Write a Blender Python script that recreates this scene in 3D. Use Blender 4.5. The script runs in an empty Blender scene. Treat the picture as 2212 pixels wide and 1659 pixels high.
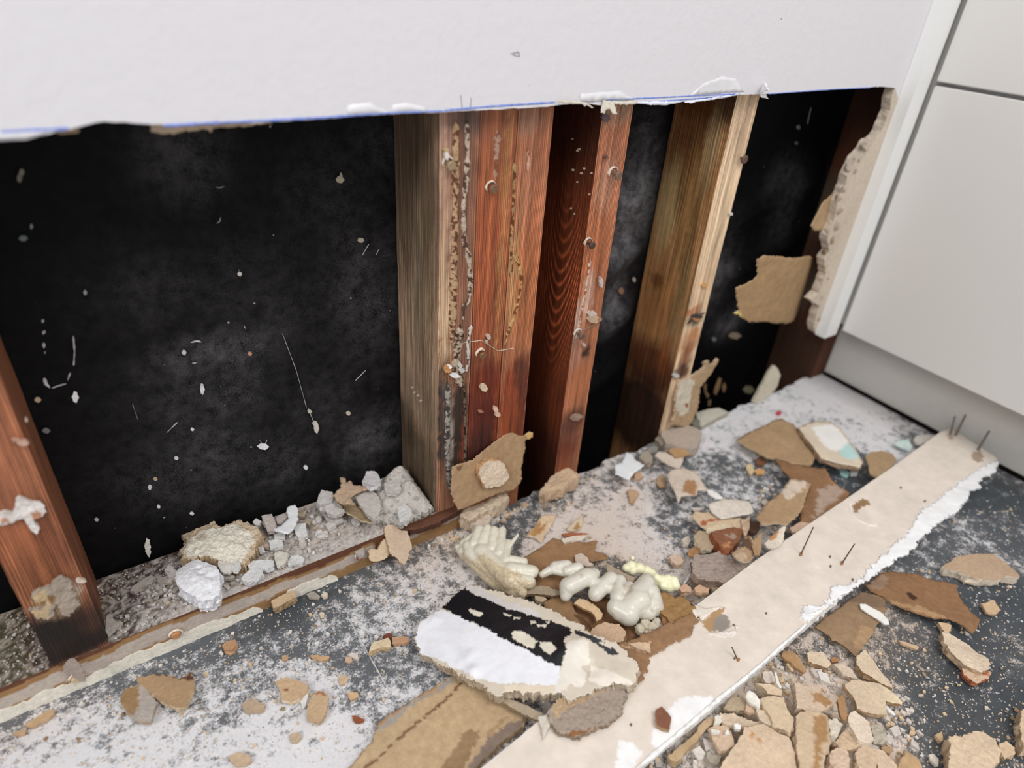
import bpy, bmesh, math, random
import numpy as np
from mathutils import Vector, Matrix, geometry
rnd = random.Random(7)
S = bpy.context.scene
# ------------------------------------------------------------------ camera
F_PX, CX, CY = 1436.3, 1106.0, 829.5          # focal length in pixels of a 2212 x 1659 frame
CAM = np.array([-0.27287, -0.48894, 0.57374])
RC = np.array([[0.82435247, 0.25652629, -0.50461596], [-0.56202796, 0.47732309, -0.67549037], [0.06758381, 0.84045043, 0.53765741]])
cd = bpy.data.cameras.new('camera'); cam = bpy.data.objects.new('camera', cd); S.collection.objects.link(cam)
cam.matrix_world = Matrix([list(RC[i]) + [CAM[i]] for i in range(3)] + [[0, 0, 0, 1]])
cd.sensor_fit = 'HORIZONTAL'; cd.sensor_width = 36; cd.lens = F_PX / 2212 * 36
cd.clip_start = .01; cd.clip_end = 50
cd.dof.use_dof = True; cd.dof.focus_distance = .66; cd.dof.aperture_fstop = 2.8
S.camera = cam
# ------------------------------------------------------------------ world and light
w = bpy.data.worlds.new('room_light'); S.world = w; w.use_nodes = True
bg = w.node_tree.nodes['Background']; bg.inputs[0].default_value = (.93, .96, 1, 1); bg.inputs[1].default_value = .72
def area(name, loc, aim, size, power, col):
    l = bpy.data.lights.new(name, 'AREA'); l.shape = 'SQUARE'; l.size = size; l.energy = power; l.color = col
    o = bpy.data.objects.new(name, l); S.collection.objects.link(o); o.location = loc
    o.rotation_euler = (Vector(aim) - Vector(loc)).to_track_quat('-Z', 'Y').to_euler()
area('ceiling_or_fill_lamp', (.15, -1.3, 2.25), (.15, 0, .1), .9, 25, (1, .965, .93))
area('ceiling_or_fill_lamp', (-1.7, -1.0, 1.9), (.4, -.1, .1), .8, 24, (1, .975, .94))  # added fill, no known lamp; brightens the cabinet and left-facing sides
S.view_settings.view_transform = 'Standard'; S.view_settings.look = 'None'
S.view_settings.exposure = -0.1; S.view_settings.gamma = 1; S.view_settings.use_curve_mapping = False
# ------------------------------------------------------------------ maths helpers
def ray(u, v): return RC @ np.array([(u - CX) / F_PX, -(v - CY) / F_PX, -1.0])
def on(u, v, P0, n):
    d = ray(u, v); return CAM + d * (np.dot(n, P0 - CAM) / np.dot(n, d))
def fl(u, v, z=0): return on(u, v, np.array([0, 0, z]), np.array([0, 0, 1.0]))
def wl(u, v, y=0): return on(u, v, np.array([0, y, 0]), np.array([0, 1.0, 0]))
def sd(u, v, x=0): return on(u, v, np.array([x, 0, 0]), np.array([1.0, 0, 0]))
ZR = {'A': (0, 1209, 3.6867), 'B': (300, 1000, 3.6867), 'C': (500, 1209, 3.6867), 'D': (850, 900, 3.6867), 'E': (850, 1150, 3.6867),
      'F': (1350, 850, 3.6867), 'G': (1350, 1200, 3.6867), 'H': (1750, 1200, 3.6147), '2': (700, 100, 3.6867), '3': (1200, 100, 3.6867),
      '4': (1612, 0, 3.6867), '5': (0, 650, 3.6867), '6': (700, 550, 3.6867), '7': (1200, 550, 3.6867), '8': (1612, 450, 3.6867), '1': (0, 0, 3.16),
      'P1': (1420, 1400, 6.506), 'P2': (1740, 1400, 6.506), 'P3': (1380, 1020, 6.506), 'P4': (1330, 830, 6.506), 'P5': (370, 1090, 6.506),
      'P6': (660, 990, 6.506), 'P7': (1840, 830, 5.925), '': (0, 0, 1)}
def Z(k, pts):
    a, b, s = ZR[k]; return [(a + p[0] / s, b + p[1] / s) for p in pts]
def hexc(h):
    c = [int(h[i:i + 2], 16) / 255 for i in (1, 3, 5)]
    return np.array([x / 12.92 if x < .04045 else ((x + .055) / 1.055) ** 2.4 for x in c])
def hsh(a, b, c):
    h = (a.astype(np.int64) * 374761393 + b.astype(np.int64) * 668265263 + c.astype(np.int64) * 2147483647 + 1013904223) & 0xffffffff
    h = ((h ^ (h >> 13)) * 1274126177) & 0xffffffff
    return ((h ^ (h >> 16)) & 0xffff) / 65535.0
def vn(P, s=1.0, off=0.0):
    P = np.asarray(P, float) * s + off + 100.0
    i = np.floor(P).astype(np.int64); f = P - i; f = f * f * (3 - 2 * f); r = 0
    for dx in (0, 1):
        for dy in (0, 1):
            for dz in (0, 1):
                wgt = (f[..., 0] if dx else 1 - f[..., 0]) * (f[..., 1] if dy else 1 - f[..., 1]) * (f[..., 2] if dz else 1 - f[..., 2])
                r = r + wgt * hsh(i[..., 0] + dx, i[..., 1] + dy, i[..., 2] + dz)
    return r
def fbm(P, s, off=0.0): return (vn(P, s, off) * .55 + vn(P, s * 2.1, off + 7) * .28 + vn(P, s * 4.3, off + 13) * .17)
def inpoly(X, Y, poly):
    r = np.zeros(X.shape, bool); n = len(poly)
    for i in range(n):
        x0, y0 = poly[i]; x1, y1 = poly[(i + 1) % n]
        if y0 == y1: continue
        c = (y0 > Y) != (y1 > Y)
        r ^= c & (X < (x1 - x0) * (Y - y0) / (y1 - y0) + x0)
    return r
# ------------------------------------------------------------------ materials
def nodes(name):
    m = bpy.data.materials.new(name); m.use_nodes = True; nt = m.node_tree
    return m, nt, nt.nodes['Principled BSDF']
def N(nt, t, **k):
    n = nt.nodes.new(t)
    for a, b in k.items():
        if a.startswith('i'): n.inputs[int(a[1:])].default_value = b
        else: setattr(n, a, b)
    return n
def noise(nt, vec, scale, detail=4, rough=.6):
    n = N(nt, 'ShaderNodeTexNoise'); n.inputs['Scale'].default_value = scale; n.inputs['Detail'].default_value = detail
    n.inputs['Roughness'].default_value = rough; nt.links.new(vec, n.inputs['Vector']); return n.outputs[0]
def mth(nt, op, a, b=None, clamp=False):
    n = N(nt, 'ShaderNodeMath', operation=op, use_clamp=clamp)
    for k, x in enumerate((a, b)):
        if x is None: continue
        if isinstance(x, (int, float)): n.inputs[k].default_value = x
        else: nt.links.new(x, n.inputs[k])
    return n.outputs[0]
def mixc(nt, fac, a, b, mode='MIX'):
    n = N(nt, 'ShaderNodeMix', data_type='RGBA', blend_type=mode)
    for idx, x in ((0, fac), (6, a), (7, b)):
        if isinstance(x, (int, float)): n.inputs[idx].default_value = x
        elif isinstance(x, (tuple, list, np.ndarray)): n.inputs[idx].default_value = (*[float(q) for q in x[:3]], 1)
        else: nt.links.new(x, n.inputs[idx])
    return n.outputs[2]
def coords(nt, scale=(1, 1, 1)):
    tc = N(nt, 'ShaderNodeTexCoord'); mp = N(nt, 'ShaderNodeMapping'); mp.inputs['Scale'].default_value = scale
    nt.links.new(tc.outputs['Object'], mp.inputs[0]); return mp.outputs[0]
def bump(nt, bs, h, strength, dist):
    b = N(nt, 'ShaderNodeBump'); b.inputs['Strength'].default_value = strength; b.inputs['Distance'].default_value = dist
    nt.links.new(h, b.inputs['Height']); nt.links.new(b.outputs[0], bs.inputs['Normal'])
def painted(name, rough=.9, nscale=260, lo=.78, hi=1.15, bs_=.5, bd=.0006, spec=.2, fine=900):
    """colour from the mesh's own 'Col' attribute, broken up by small noise"""
    m, nt, b = nodes(name); v = coords(nt)
    at = N(nt, 'ShaderNodeAttribute', attribute_name='Col')
    n1 = noise(nt, v, nscale, 5, .65); n2 = noise(nt, v, fine, 2, .6)
    s = mth(nt, 'ADD', mth(nt, 'MULTIPLY', n1, .7), mth(nt, 'MULTIPLY', n2, .3))
    mr = N(nt, 'ShaderNodeMapRange'); mr.inputs[1].default_value = .32; mr.inputs[2].default_value = .68
    mr.inputs[3].default_value = lo; mr.inputs[4].default_value = hi; nt.links.new(s, mr.inputs[0])
    c = mixc(nt, 1.0, at.outputs[0], mr.outputs[0], 'MULTIPLY')
    nt.links.new(c, b.inputs['Base Color']); b.inputs['Roughness'].default_value = rough
    b.inputs['Specular IOR Level'].default_value = spec
    bump(nt, b, s, bs_, bd); return m
M = {}
M['plaster'] = painted('crumbly_plaster', .95, 300, .8, 1.12, .9, .0012)
M['paper'] = painted('torn_kraft_paper', .85, 160, .8, 1.14, .4, .0005)
M['paint'] = painted('white_paint_film', .35, 120, .96, 1.03, .25, .0004, .45)
M['board'] = painted('raw_board_face', .8, 90, .93, 1.05, .3, .0003)
M['foam'] = painted('foam_skin', .26, 60, .93, 1.06, .2, .0008, .45, 200)
M['foamcut'] = painted('cut_foam', .9, 420, .7, 1.15, 1, .002)
M['metal'] = painted('rusty_steel', .5, 500, .6, 1.2, .5, .0003, .5)
def wood(name, arch=None, rough=.62, depth=.5, lines=1.7):
    m, nt, b = nodes(name); at = N(nt, 'ShaderNodeAttribute', attribute_name='Col')
    v = coords(nt, (1, 1, .016)); v2 = coords(nt, (1, 1, .09)); v3 = coords(nt)
    wv = noise(nt, v3, 14, 2, .5)
    g = noise(nt, v, 420, 4, .7); g2 = noise(nt, v2, 150, 3, .6); g3 = noise(nt, v3, 900, 2, .5)
    s = mth(nt, 'ADD', mth(nt, 'MULTIPLY', g, .62), mth(nt, 'ADD', mth(nt, 'MULTIPLY', g2, .25), mth(nt, 'MULTIPLY', g3, .13)))
    mr = N(nt, 'ShaderNodeMapRange'); mr.inputs[1].default_value = .36; mr.inputs[2].default_value = .64
    mr.inputs[3].default_value = 1 - depth; mr.inputs[4].default_value = 1 + depth * .9; nt.links.new(s, mr.inputs[0])
    sx0 = N(nt, 'ShaderNodeSeparateXYZ'); nt.links.new(v3, sx0.inputs[0])
    vs = coords(nt, (1, 1, .05)); wn = noise(nt, vs, 26, 2, .5)
    ph0 = mth(nt, 'ADD', mth(nt, 'MULTIPLY', mth(nt, 'ADD', sx0.outputs[0], mth(nt, 'MULTIPLY', sx0.outputs[1], .6)), 3300), mth(nt, 'MULTIPLY', wn, 42))
    ln = mth(nt, 'POWER', mth(nt, 'ADD', mth(nt, 'MULTIPLY', mth(nt, 'SINE', ph0), .5), .5), 3)
    fac = mth(nt, 'MULTIPLY', mr.outputs[0], mth(nt, 'ADD', mth(nt, 'MULTIPLY', mth(nt, 'MULTIPLY', ln, g2), lines), 1 - lines * .12))
    if arch:
        y0, z0, ky, kz = arch
        sx = N(nt, 'ShaderNodeSeparateXYZ'); nt.links.new(v3, sx.inputs[0])
        dy = mth(nt, 'SUBTRACT', sx.outputs[1], y0); q = mth(nt, 'MULTIPLY', mth(nt, 'MULTIPLY', dy, dy), ky)
        zz = mth(nt, 'MULTIPLY', mth(nt, 'SUBTRACT', sx.outputs[2], z0), kz)
        ph = mth(nt, 'ADD', mth(nt, 'SUBTRACT', zz, q), mth(nt, 'MULTIPLY', wv, 6))
        sn = mth(nt, 'POWER', mth(nt, 'ADD', mth(nt, 'MULTIPLY', mth(nt, 'SINE', ph), .5), .5), 4)
        msk = mth(nt, 'SUBTRACT', 1.0, mth(nt, 'MULTIPLY', mth(nt, 'ABSOLUTE', mth(nt, 'SUBTRACT', sx.outputs[2], .385)), 8.5), clamp=True)
        fac = mth(nt, 'MULTIPLY', fac, mth(nt, 'ADD', mth(nt, 'MULTIPLY', mth(nt, 'MULTIPLY', sn, msk), 3.0), .85))
    c = mixc(nt, 1.0, at.outputs[0], fac, 'MULTIPLY'); nt.links.new(c, b.inputs['Base Color'])
    b.inputs['Roughness'].default_value = rough; b.inputs['Specular IOR Level'].default_value = .35
    bump(nt, b, s, .5, .0006); return m
M['wood'] = wood('pine_stud', depth=.62); M['woodarch'] = wood('pine_stud_arched_grain', (-.006, .38, 34000, 380), lines=1.3); M['wooddull'] = wood('weathered_pine', depth=.3, rough=.8, lines=.5)
def mat_floor():
    m, nt, b = nodes('dusty_slate_vinyl'); v = coords(nt)
    at = N(nt, 'ShaderNodeAttribute', attribute_name='Col'); sp = N(nt, 'ShaderNodeSeparateColor'); nt.links.new(at.outputs[0], sp.inputs[0])
    n1 = noise(nt, v, 520, 4, .75); n2 = noise(nt, v, 85, 6, .72); n3 = noise(nt, v, 30, 3, .6)
    s = mth(nt, 'ADD', mth(nt, 'MULTIPLY', n1, .28), mth(nt, 'ADD', mth(nt, 'MULTIPLY', n2, .50), mth(nt, 'MULTIPLY', n3, .22)))
    k = mth(nt, 'ADD', mth(nt, 'MULTIPLY', mth(nt, 'SUBTRACT', s, .5), 6.5), mth(nt, 'MULTIPLY', mth(nt, 'SUBTRACT', sp.outputs[0], .5), 1.6))
    mask = mth(nt, 'ADD', mth(nt, 'MULTIPLY', k, 1.7), .5, clamp=True)
    film = mth(nt, 'MULTIPLY', sp.outputs[0], .3)
    vo = N(nt, 'ShaderNodeTexVoronoi'); vo.inputs['Scale'].default_value = 210; nt.links.new(v, vo.inputs['Vector'])
    svo = N(nt, 'ShaderNodeSeparateColor'); nt.links.new(vo.outputs['Color'], svo.inputs[0])
    rad = mth(nt, 'MULTIPLY', mth(nt, 'SUBTRACT', svo.outputs[0], .72), 1.3)
    spk = mth(nt, 'MULTIPLY', mth(nt, 'SUBTRACT', rad, vo.outputs['Distance']), 14, clamp=True)
    mask2 = mth(nt, 'MAXIMUM', mth(nt, 'MAXIMUM', mask, film), mth(nt, 'MULTIPLY', spk, .85))
    base = mixc(nt, noise(nt, v, 60, 3), hexc('#1d2328'), hexc('#464f56'))
    dust = mixc(nt, sp.outputs[1], hexc('#dfdee1'), hexc('#cfb8a1'))
    dust = mixc(nt, 1.0, dust, mth(nt, 'ADD', mth(nt, 'MULTIPLY', n1, .5), .75), 'MULTIPLY')
    nt.links.new(mixc(nt, mask2, base, dust), b.inputs['Base Color'])
    r = mth(nt, 'ADD', mth(nt, 'MULTIPLY', mask2, .4), .5); nt.links.new(r, b.inputs['Roughness']); b.inputs['Specular IOR Level'].default_value = .3
    bump(nt, b, mth(nt, 'ADD', mask2, mth(nt, 'MULTIPLY', n1, .5)), .55, .0008); return m
M['floor'] = mat_floor()
def mat_sheath():
    m, nt, b = nodes('black_building_paper'); v = coords(nt)
    at = N(nt, 'ShaderNodeAttribute', attribute_name='Col'); sp = N(nt, 'ShaderNodeSeparateColor'); nt.links.new(at.outputs[0], sp.inputs[0])
    n1 = noise(nt, v, 1100, 3, .7); n2 = noise(nt, v, 90, 4, .6)
    d = mth(nt, 'MULTIPLY', sp.outputs[0], mth(nt, 'MULTIPLY', mth(nt, 'SUBTRACT', mth(nt, 'ADD', n1, mth(nt, 'MULTIPLY', n2, .6)), .62), 3.2), clamp=True)
    vo = N(nt, 'ShaderNodeTexVoronoi'); vo.inputs['Scale'].default_value = 120; nt.links.new(v, vo.inputs['Vector'])
    svo = N(nt, 'ShaderNodeSeparateColor'); nt.links.new(vo.outputs['Color'], svo.inputs[0])
    rad = mth(nt, 'MULTIPLY', mth(nt, 'SUBTRACT', svo.outputs[0], .90), 1.4)
    spk = mth(nt, 'MULTIPLY', mth(nt, 'MULTIPLY', mth(nt, 'SUBTRACT', rad, vo.outputs['Distance']), 20, clamp=True), .8)
    c = mixc(nt, mth(nt, 'MAXIMUM', mth(nt, 'MULTIPLY', d, .5), spk), mixc(nt, n2, hexc('#050506'), hexc('#0d0c0f')), hexc('#b9b6bb'))
    nt.links.new(c, b.inputs['Base Color']); b.inputs['Roughness'].default_value = .6; b.inputs['Specular IOR Level'].default_value = .1
    bump(nt, b, mth(nt, 'ADD', n2, mth(nt, 'MULTIPLY', n1, .3)), .35, .0008); return m
M['sheath'] = mat_sheath()
def plain(name, col, rough=.5, bs_=0, sc=200, bd=.0003, spec=.4, var=.03):
    m, nt, b = nodes(name); v = coords(nt); n = noise(nt, v, sc, 4)
    c = hexc(col); nt.links.new(mixc(nt, n, c * (1 - var), np.minimum(c * (1 + var), 1)), b.inputs['Base Color'])
    b.inputs['Roughness'].default_value = rough; b.inputs['Specular IOR Level'].default_value = spec
    if bs_: bump(nt, b, n, bs_, bd)
    return m
M['wallpaint'] = plain('painted_drywall', '#dcdade', .75, .5, 130, .0009, .2, .02)
M['lacquer'] = plain('white_cabinet_lacquer', '#dddbd8', .4, 0, 3, 0, .4, .02)
M['kick'] = plain('kickboard_laminate', '#cfccc6', .5, .2, 40, .0003, .3, .06)
M['filler'] = plain('white_filler_panel', '#e9eae9', .45, 0)
M['ink'] = plain('blue_pencil', '#6f86cf', .8, .3, 600, .0002, .1, .25)
M['dark'] = plain('dark_earth', '#14100d', .95, .8, 60, .004, .1, .4)
# ------------------------------------------------------------------ object helpers
def link(name, verts, faces, mat, loops=None, smooth=False, parent=None, origin=None):
    """verts in world space; loops = colour per face corner or per vertex"""
    verts = np.asarray(verts, float); origin = (np.zeros(3) if parent is None else org(parent)) if origin is None else np.asarray(origin, float)
    me = bpy.data.meshes.new(name); me.from_pydata((verts - origin).tolist(), [], [list(map(int, f)) for f in faces]); me.update()
    me.materials.append(mat)
    if loops is not None:
        nl = len(me.loops); vi = np.empty(nl, np.int32); me.loops.foreach_get('vertex_index', vi)
        L = np.asarray(loops, float)
        C = L[vi] if len(L) == len(verts) else L
        a = me.color_attributes.new('Col', 'FLOAT_COLOR', 'CORNER')
        a.data.foreach_set('color', np.concatenate([np.clip(C, 0, 1), np.ones((nl, 1))], 1).astype(np.float32).ravel())
    if smooth: me.polygons.foreach_set('use_smooth', [True] * len(me.polygons))
    o = bpy.data.objects.new(name, me); S.collection.objects.link(o)
    if parent is not None: o.parent = parent
    else: o.location = origin
    return o
def tag(o, label=None, cat=None, group=None, kind=None):
    for k, x in (('label', label), ('category', cat), ('group', group), ('kind', kind)):
        if x: o[k] = x
    return o
def empty(name, loc):
    o = bpy.data.objects.new(name, None); S.collection.objects.link(o); o.location = [float(x) for x in loc]; o.empty_display_size = .02; return o
def org(o): return np.array(o.location)
def boxmesh(x0, x1, y0, y1, z0, z1, step):
    """a box whose faces are fine grids; returns verts, faces, normal-axis tags per vertex"""
    V = []; F = []; T = []
    def face(o, a, b, tagn, flip):
        na = max(1, int(np.ceil(np.linalg.norm(a) / step))); nb = max(1, int(np.ceil(np.linalg.norm(b) / step))); s = len(V)
        for i in range(na + 1):
            for j in range(nb + 1): V.append(o + a * i / na + b * j / nb); T.append(tagn)
        for i in range(na):
            for j in range(nb):
                q = [s + i * (nb + 1) + j, s + (i + 1) * (nb + 1) + j, s + (i + 1) * (nb + 1) + j + 1, s + i * (nb + 1) + j + 1]
                F.append(q[::-1] if flip else q)
    X, Y, Zv = np.array([x1 - x0, 0, 0.]), np.array([0, y1 - y0, 0.]), np.array([0, 0, z1 - z0]); o = np.array([x0, y0, z0])
    face(o, X, Zv, 'f', False); face(o + Y, X, Zv, 'k', True); face(o, Y, Zv, 'l', True); face(o + X, Y, Zv, 'r', False)
    face(o, X, Y, 'b', True); face(o + Zv, X, Y, 't', False)
    return np.array(V), F, np.array(T)
def blobcol(P, base, blobs, jit=.004, seed=0):
    """base colour (n,3) blended with soft stains: (centre, (rx,ry,rz), colour, strength)"""
    C = np.array(base, float) * np.ones((len(P), 1))
    J = P + (np.stack([fbm(P, 160, seed), fbm(P, 160, seed + 31), fbm(P, 60, seed + 57)], 1) - .5) * jit * 3
    for c, r, col, st in blobs:
        d = np.sqrt((((J - np.asarray(c)) / np.asarray(r)) ** 2).sum(1)); a = np.clip((1.25 - d) / .6, 0, 1)[:, None] * st
        C = C * (1 - a) + hexc(col) * a
    return C
def frame(P0, n):
    n = np.asarray(n, float); n = n / np.linalg.norm(n)
    a = np.array([1., 0, 0]) if abs(n[0]) < .9 else np.array([0, 1., 0])
    e1 = a - n * np.dot(a, n); e1 /= np.linalg.norm(e1); e2 = np.cross(n, e1); return np.asarray(P0, float), e1, e2, n
def slab(name, pix, z, thick, top, side=None, mat='plaster', mat2=None, regions=(), jag=.0008, bumpy=.0006, bs=90, cell=None, nrm=None, P0=None,
         curl=0, curlang=0, dome=0, dents=(), parent=None, label=None, cat='debris', group=None, kind=None, seed=None, smooth=None, key=''):
    """a broken flat piece: outline given where it lies in the room, real thickness, ragged rim, uneven face"""
    seed = rnd.random() * 50 if seed is None else seed
    n = np.array([0, 0, 1.]) if nrm is None else np.asarray(nrm, float); n = n / np.linalg.norm(n)
    P0 = np.array([0, 0, z]) if P0 is None else np.asarray(P0, float)
    O, e1, e2, n = frame(P0, n)
    to2 = lambda q: (lambda p: (np.dot(p - O, e1), np.dot(p - O, e2)))(on(q[0], q[1], O, n))
    poly = np.array([to2(q) for q in Z(key, pix)])
    size = np.sqrt(abs(sum(poly[i][0] * poly[(i + 1) % len(poly)][1] - poly[(i + 1) % len(poly)][0] * poly[i][1] for i in range(len(poly)))) / 2)
    cell = cell or max(.0012, min(.004, size / 14)); jag = min(jag, size * .04)
    out = []
    for i in range(len(poly)):
        a, b = poly[i], poly[(i + 1) % len(poly)]; L = np.linalg.norm(b - a); k = max(1, int(L / (cell * .75)))
        for j in range(k): out.append(a + (b - a) * j / k)
    out = np.array(out); q3 = np.column_stack([out, np.zeros(len(out))])
    jv = np.stack([fbm(q3, 260, seed), fbm(q3, 260, seed + 40)], 1) - .5 + .7 * (np.stack([vn(q3, 1100, seed), vn(q3, 1100, seed + 9)], 1) - .5)
    out = out + jv * jag * 2.6
    lo, hi = out.min(0), out.max(0); gx, gy = np.meshgrid(np.arange(lo[0], hi[0], cell), np.arange(lo[1], hi[1], cell))
    g = np.column_stack([gx.ravel(), gy.ravel()]); g += (np.stack([hsh(np.arange(len(g)), np.full(len(g), 3), np.zeros(len(g))), hsh(np.arange(len(g)), np.full(len(g), 5), np.zeros(len(g)))], 1) - .5) * cell * .6
    if len(g):
        g = g[inpoly(g[:, 0], g[:, 1], out)]
        if len(g):
            dm = np.full(len(g), 9.0)
            for s in range(0, len(out), 1): dm = np.minimum(dm, (g[:, 0] - out[s, 0]) ** 2 + (g[:, 1] - out[s, 1]) ** 2)
            g = g[dm > (cell * .5) ** 2]
    allp = np.vstack([out, g]) if len(g) else out; no = len(out)
    r = geometry.delaunay_2d_cdt([Vector(p) for p in allp], [], [list(range(no))], 1, 1e-7)
    V2 = np.array([tuple(p) for p in r[0]]); tri = [list(f) for f in r[2]]
    ca, sa = math.cos(curlang), math.sin(curlang); cen = poly.mean(0); q = V2 - cen
    p3 = np.column_stack([V2, np.zeros(len(V2))])
    h = (fbm(p3, bs, seed) - .5) * 2 * bumpy + (vn(p3, bs * 5, seed) - .5) * bumpy * .5
    h += curl * (q[:, 0] * ca + q[:, 1] * sa) ** 2
    if dome: h += dome * np.clip(1 - (q ** 2).sum(1) / (size * .75) ** 2, 0, 1)
    for (pu, pv, rr, dd) in dents:
        c2 = np.array(to2(Z(key, [(pu, pv)])[0])); h += dd * np.exp(-((V2 - c2) ** 2).sum(1) / rr ** 2)
    # boundary = edges used once
    cnt = {}
    for f in tri:
        for i in range(len(f)):
            e = (f[i], f[(i + 1) % len(f)]); cnt[e] = cnt.get(e, 0) + 1
    bd = [e for e in cnt if (e[1], e[0]) not in cnt]
    nv = len(V2); W = O + V2[:, :1] * e1 + V2[:, 1:2] * e2
    topv = W + n * h[:, None]; bn = (fbm(p3, 200, seed + 3) - .5)
    hb = h * (1 if thick < .003 else .35)
    botv = W + n * (hb - thick * (1 + .15 * bn))[:, None]
    bi = sorted({e[0] for e in bd} | {e[1] for e in bd}); mi = {b: k for k, b in enumerate(bi)}
    cen3 = W.mean(0); rad = W[bi] - cen3; rad /= np.linalg.norm(rad, axis=1)[:, None] + 1e-9
    th_ = min(thick, .014)
    def ringv(t, a, so): return topv[bi] * (1 - t) + botv[bi] * t + rad * (th_ * a * (fbm(topv[bi] * (1 - t) + botv[bi] * t, 190, seed + so) - .42) * 1.6)[:, None] + n * ((vn(W[bi], 330, seed + so) - .5) * th_ * .22)[:, None]
    botv[bi] -= rad * (th_ * .30 * vn(W[bi], 140, seed + 21))[:, None]
    r1, r2 = ringv(.33, .42, 3), ringv(.68, .5, 33); nb = len(bi)
    V = np.vstack([topv, botv, r1, r2]); F = []; kindf = []
    for f in tri: F.append(f); kindf.append(0)
    for f in tri: F.append([nv + i for i in f][::-1]); kindf.append(1)
    for a, b in bd:
        F.append([b, a, 2 * nv + mi[a], 2 * nv + mi[b]]); kindf.append(1)
        F.append([2 * nv + mi[b], 2 * nv + mi[a], 2 * nv + nb + mi[a], 2 * nv + nb + mi[b]]); kindf.append(1)
        F.append([2 * nv + nb + mi[b], 2 * nv + nb + mi[a], nv + a, nv + b]); kindf.append(1)
    def tone(c):
        l = c.mean(); k = 1 + .35 * max(0, min(1, (.32 - l) / .25)) * (l > .02); return np.minimum((c * .86 + l * .14) * k, .95)
    tc = tone(hexc(top)); scol = tone(hexc(side)) if side else tc * .95
    C = np.ones((nv, 1)) * tc
    C = C * (1 + .25 * (fbm(p3, 55, seed + 5) - .5))[:, None]
    jj = (np.stack([fbm(p3, 240, seed + 11), fbm(p3, 240, seed + 12)], 1) - .5)
    for rg in regions:
        rp = [to2(x) for x in Z(key, rg[0])]; jt = rg[2] if len(rg) > 2 else .003
        pj = V2 + jj * jt * 2; ins = inpoly(pj[:, 0], pj[:, 1], rp); C[ins] = tone(hexc(rg[1])) * (1 + .2 * (fbm(p3[ins], 80, seed) - .5))[:, None]
    cols = []
    mixs = .88 + .24 * vn(V, 400, seed)
    for f, kf in zip(F, kindf):
        for i in f: cols.append(C[i] if kf == 0 else scol * mixs[i])
    origin = None
    c0 = W.mean(0); c0 = c0 - n * thick * .5
    if parent is not None: origin = org(parent)
    else: origin = c0
    o = link(name, V, F, M[mat], np.array(cols), parent=parent, origin=origin, smooth=(mat in ('paper', 'paint') if smooth is None else smooth))
    if mat2:
        o.data.materials.append(M[mat2]); o.data.polygons.foreach_set('material_index', [1 if k else 0 for k in kindf])
    if smooth is None and mat in ('paper', 'paint'):
        o.data.polygons.foreach_set('use_smooth', [k == 0 for k in kindf])
    return tag(o, label, cat if parent is None else None, group, kind)
def ribbon(name, pts, width, height, col, mat='plaster', parent=None, step=.0012, nrm=(0, -1, 0), wob=.5, seed=1, taper=True, cols=None):
    """raised bead or stroke along world points lying on a surface with normal nrm"""
    P = np.array(pts, float); n = np.array(nrm, float); D = np.r_[0, np.cumsum(np.linalg.norm(np.diff(P, axis=0), axis=1))]
    k = max(3, int(D[-1] / step)); t = np.linspace(0, D[-1], k); Q = np.column_stack([np.interp(t, D, P[:, i]) for i in range(3)])
    T = np.gradient(Q, axis=0); T /= np.linalg.norm(T, axis=1)[:, None] + 1e-9; Sv = np.cross(n, T)
    m = 7; V = []; ws = width * (1 + wob * (vn(Q, 300, seed) - .5) * 2)
    if taper: ws = ws * np.clip(np.minimum(t, D[-1] - t) / (width * 1.2) + .15, 0, 1)
    for j in range(m):
        a = (j / (m - 1) - .5); hh = math.cos(a * math.pi) ** .7 if abs(a) < .5 else 0
        base = Q + Sv * (ws * a)[:, None]
        V.append(base + n * (.0001 + height * hh * (.5 + 1.0 * vn(base, 900, seed + 4)))[:, None] * (1 if abs(a) < .499 else 0) - (n * .0003 if abs(a) > .499 else 0))
    V = np.stack(V, 1).reshape(-1, 3)
    F = [[i * m + j, i * m + j + 1, (i + 1) * m + j + 1, (i + 1) * m + j] for i in range(k - 1) for j in range(m - 1)]
    c = hexc(col) * (1 + .5 * (vn(V, 700, seed) - .5))[:, None]
    if cols is not None:
        mk = vn(V, 420, seed + 2) > .55; c[mk] = hexc(cols) * .9
    return link(name, V, F, M[mat], c, smooth=True, parent=parent, origin=org(parent) if parent is not None else None)
def tube(name, A, B, r0, r1, col, mat='metal', parent=None, seg=10, head=None):
    A, B = np.array(A, float), np.array(B, float); d = B - A; L = np.linalg.norm(d); d /= L
    a = np.array([1., 0, 0]) if abs(d[0]) < .8 else np.array([0, 1., 0]); e1 = np.cross(d, a); e1 /= np.linalg.norm(e1); e2 = np.cross(d, e1)
    prof = [(0, r0), (L * .5, (r0 + r1) / 2), (L, r1)]
    if head: prof += [(L, head), (L + head * .28, head * 1.02), (L + head * .5, head * .86)]
    V = []; F = []
    for (t, r) in prof:
        for k in range(seg): V.append(A + d * t + (e1 * math.cos(2 * math.pi * k / seg) + e2 * math.sin(2 * math.pi * k / seg)) * r)
    for i in range(len(prof) - 1):
        for k in range(seg): F.append([i * seg + k, i * seg + (k + 1) % seg, (i + 1) * seg + (k + 1) % seg, (i + 1) * seg + k])
    F.append(list(range(seg))[::-1]); F.append([(len(prof) - 1) * seg + k for k in range(seg)])
    return link(name, V, F, M[mat], np.ones((len(V), 1)) * hexc(col), parent=parent, origin=org(parent) if parent is not None else A, smooth=False)
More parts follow.
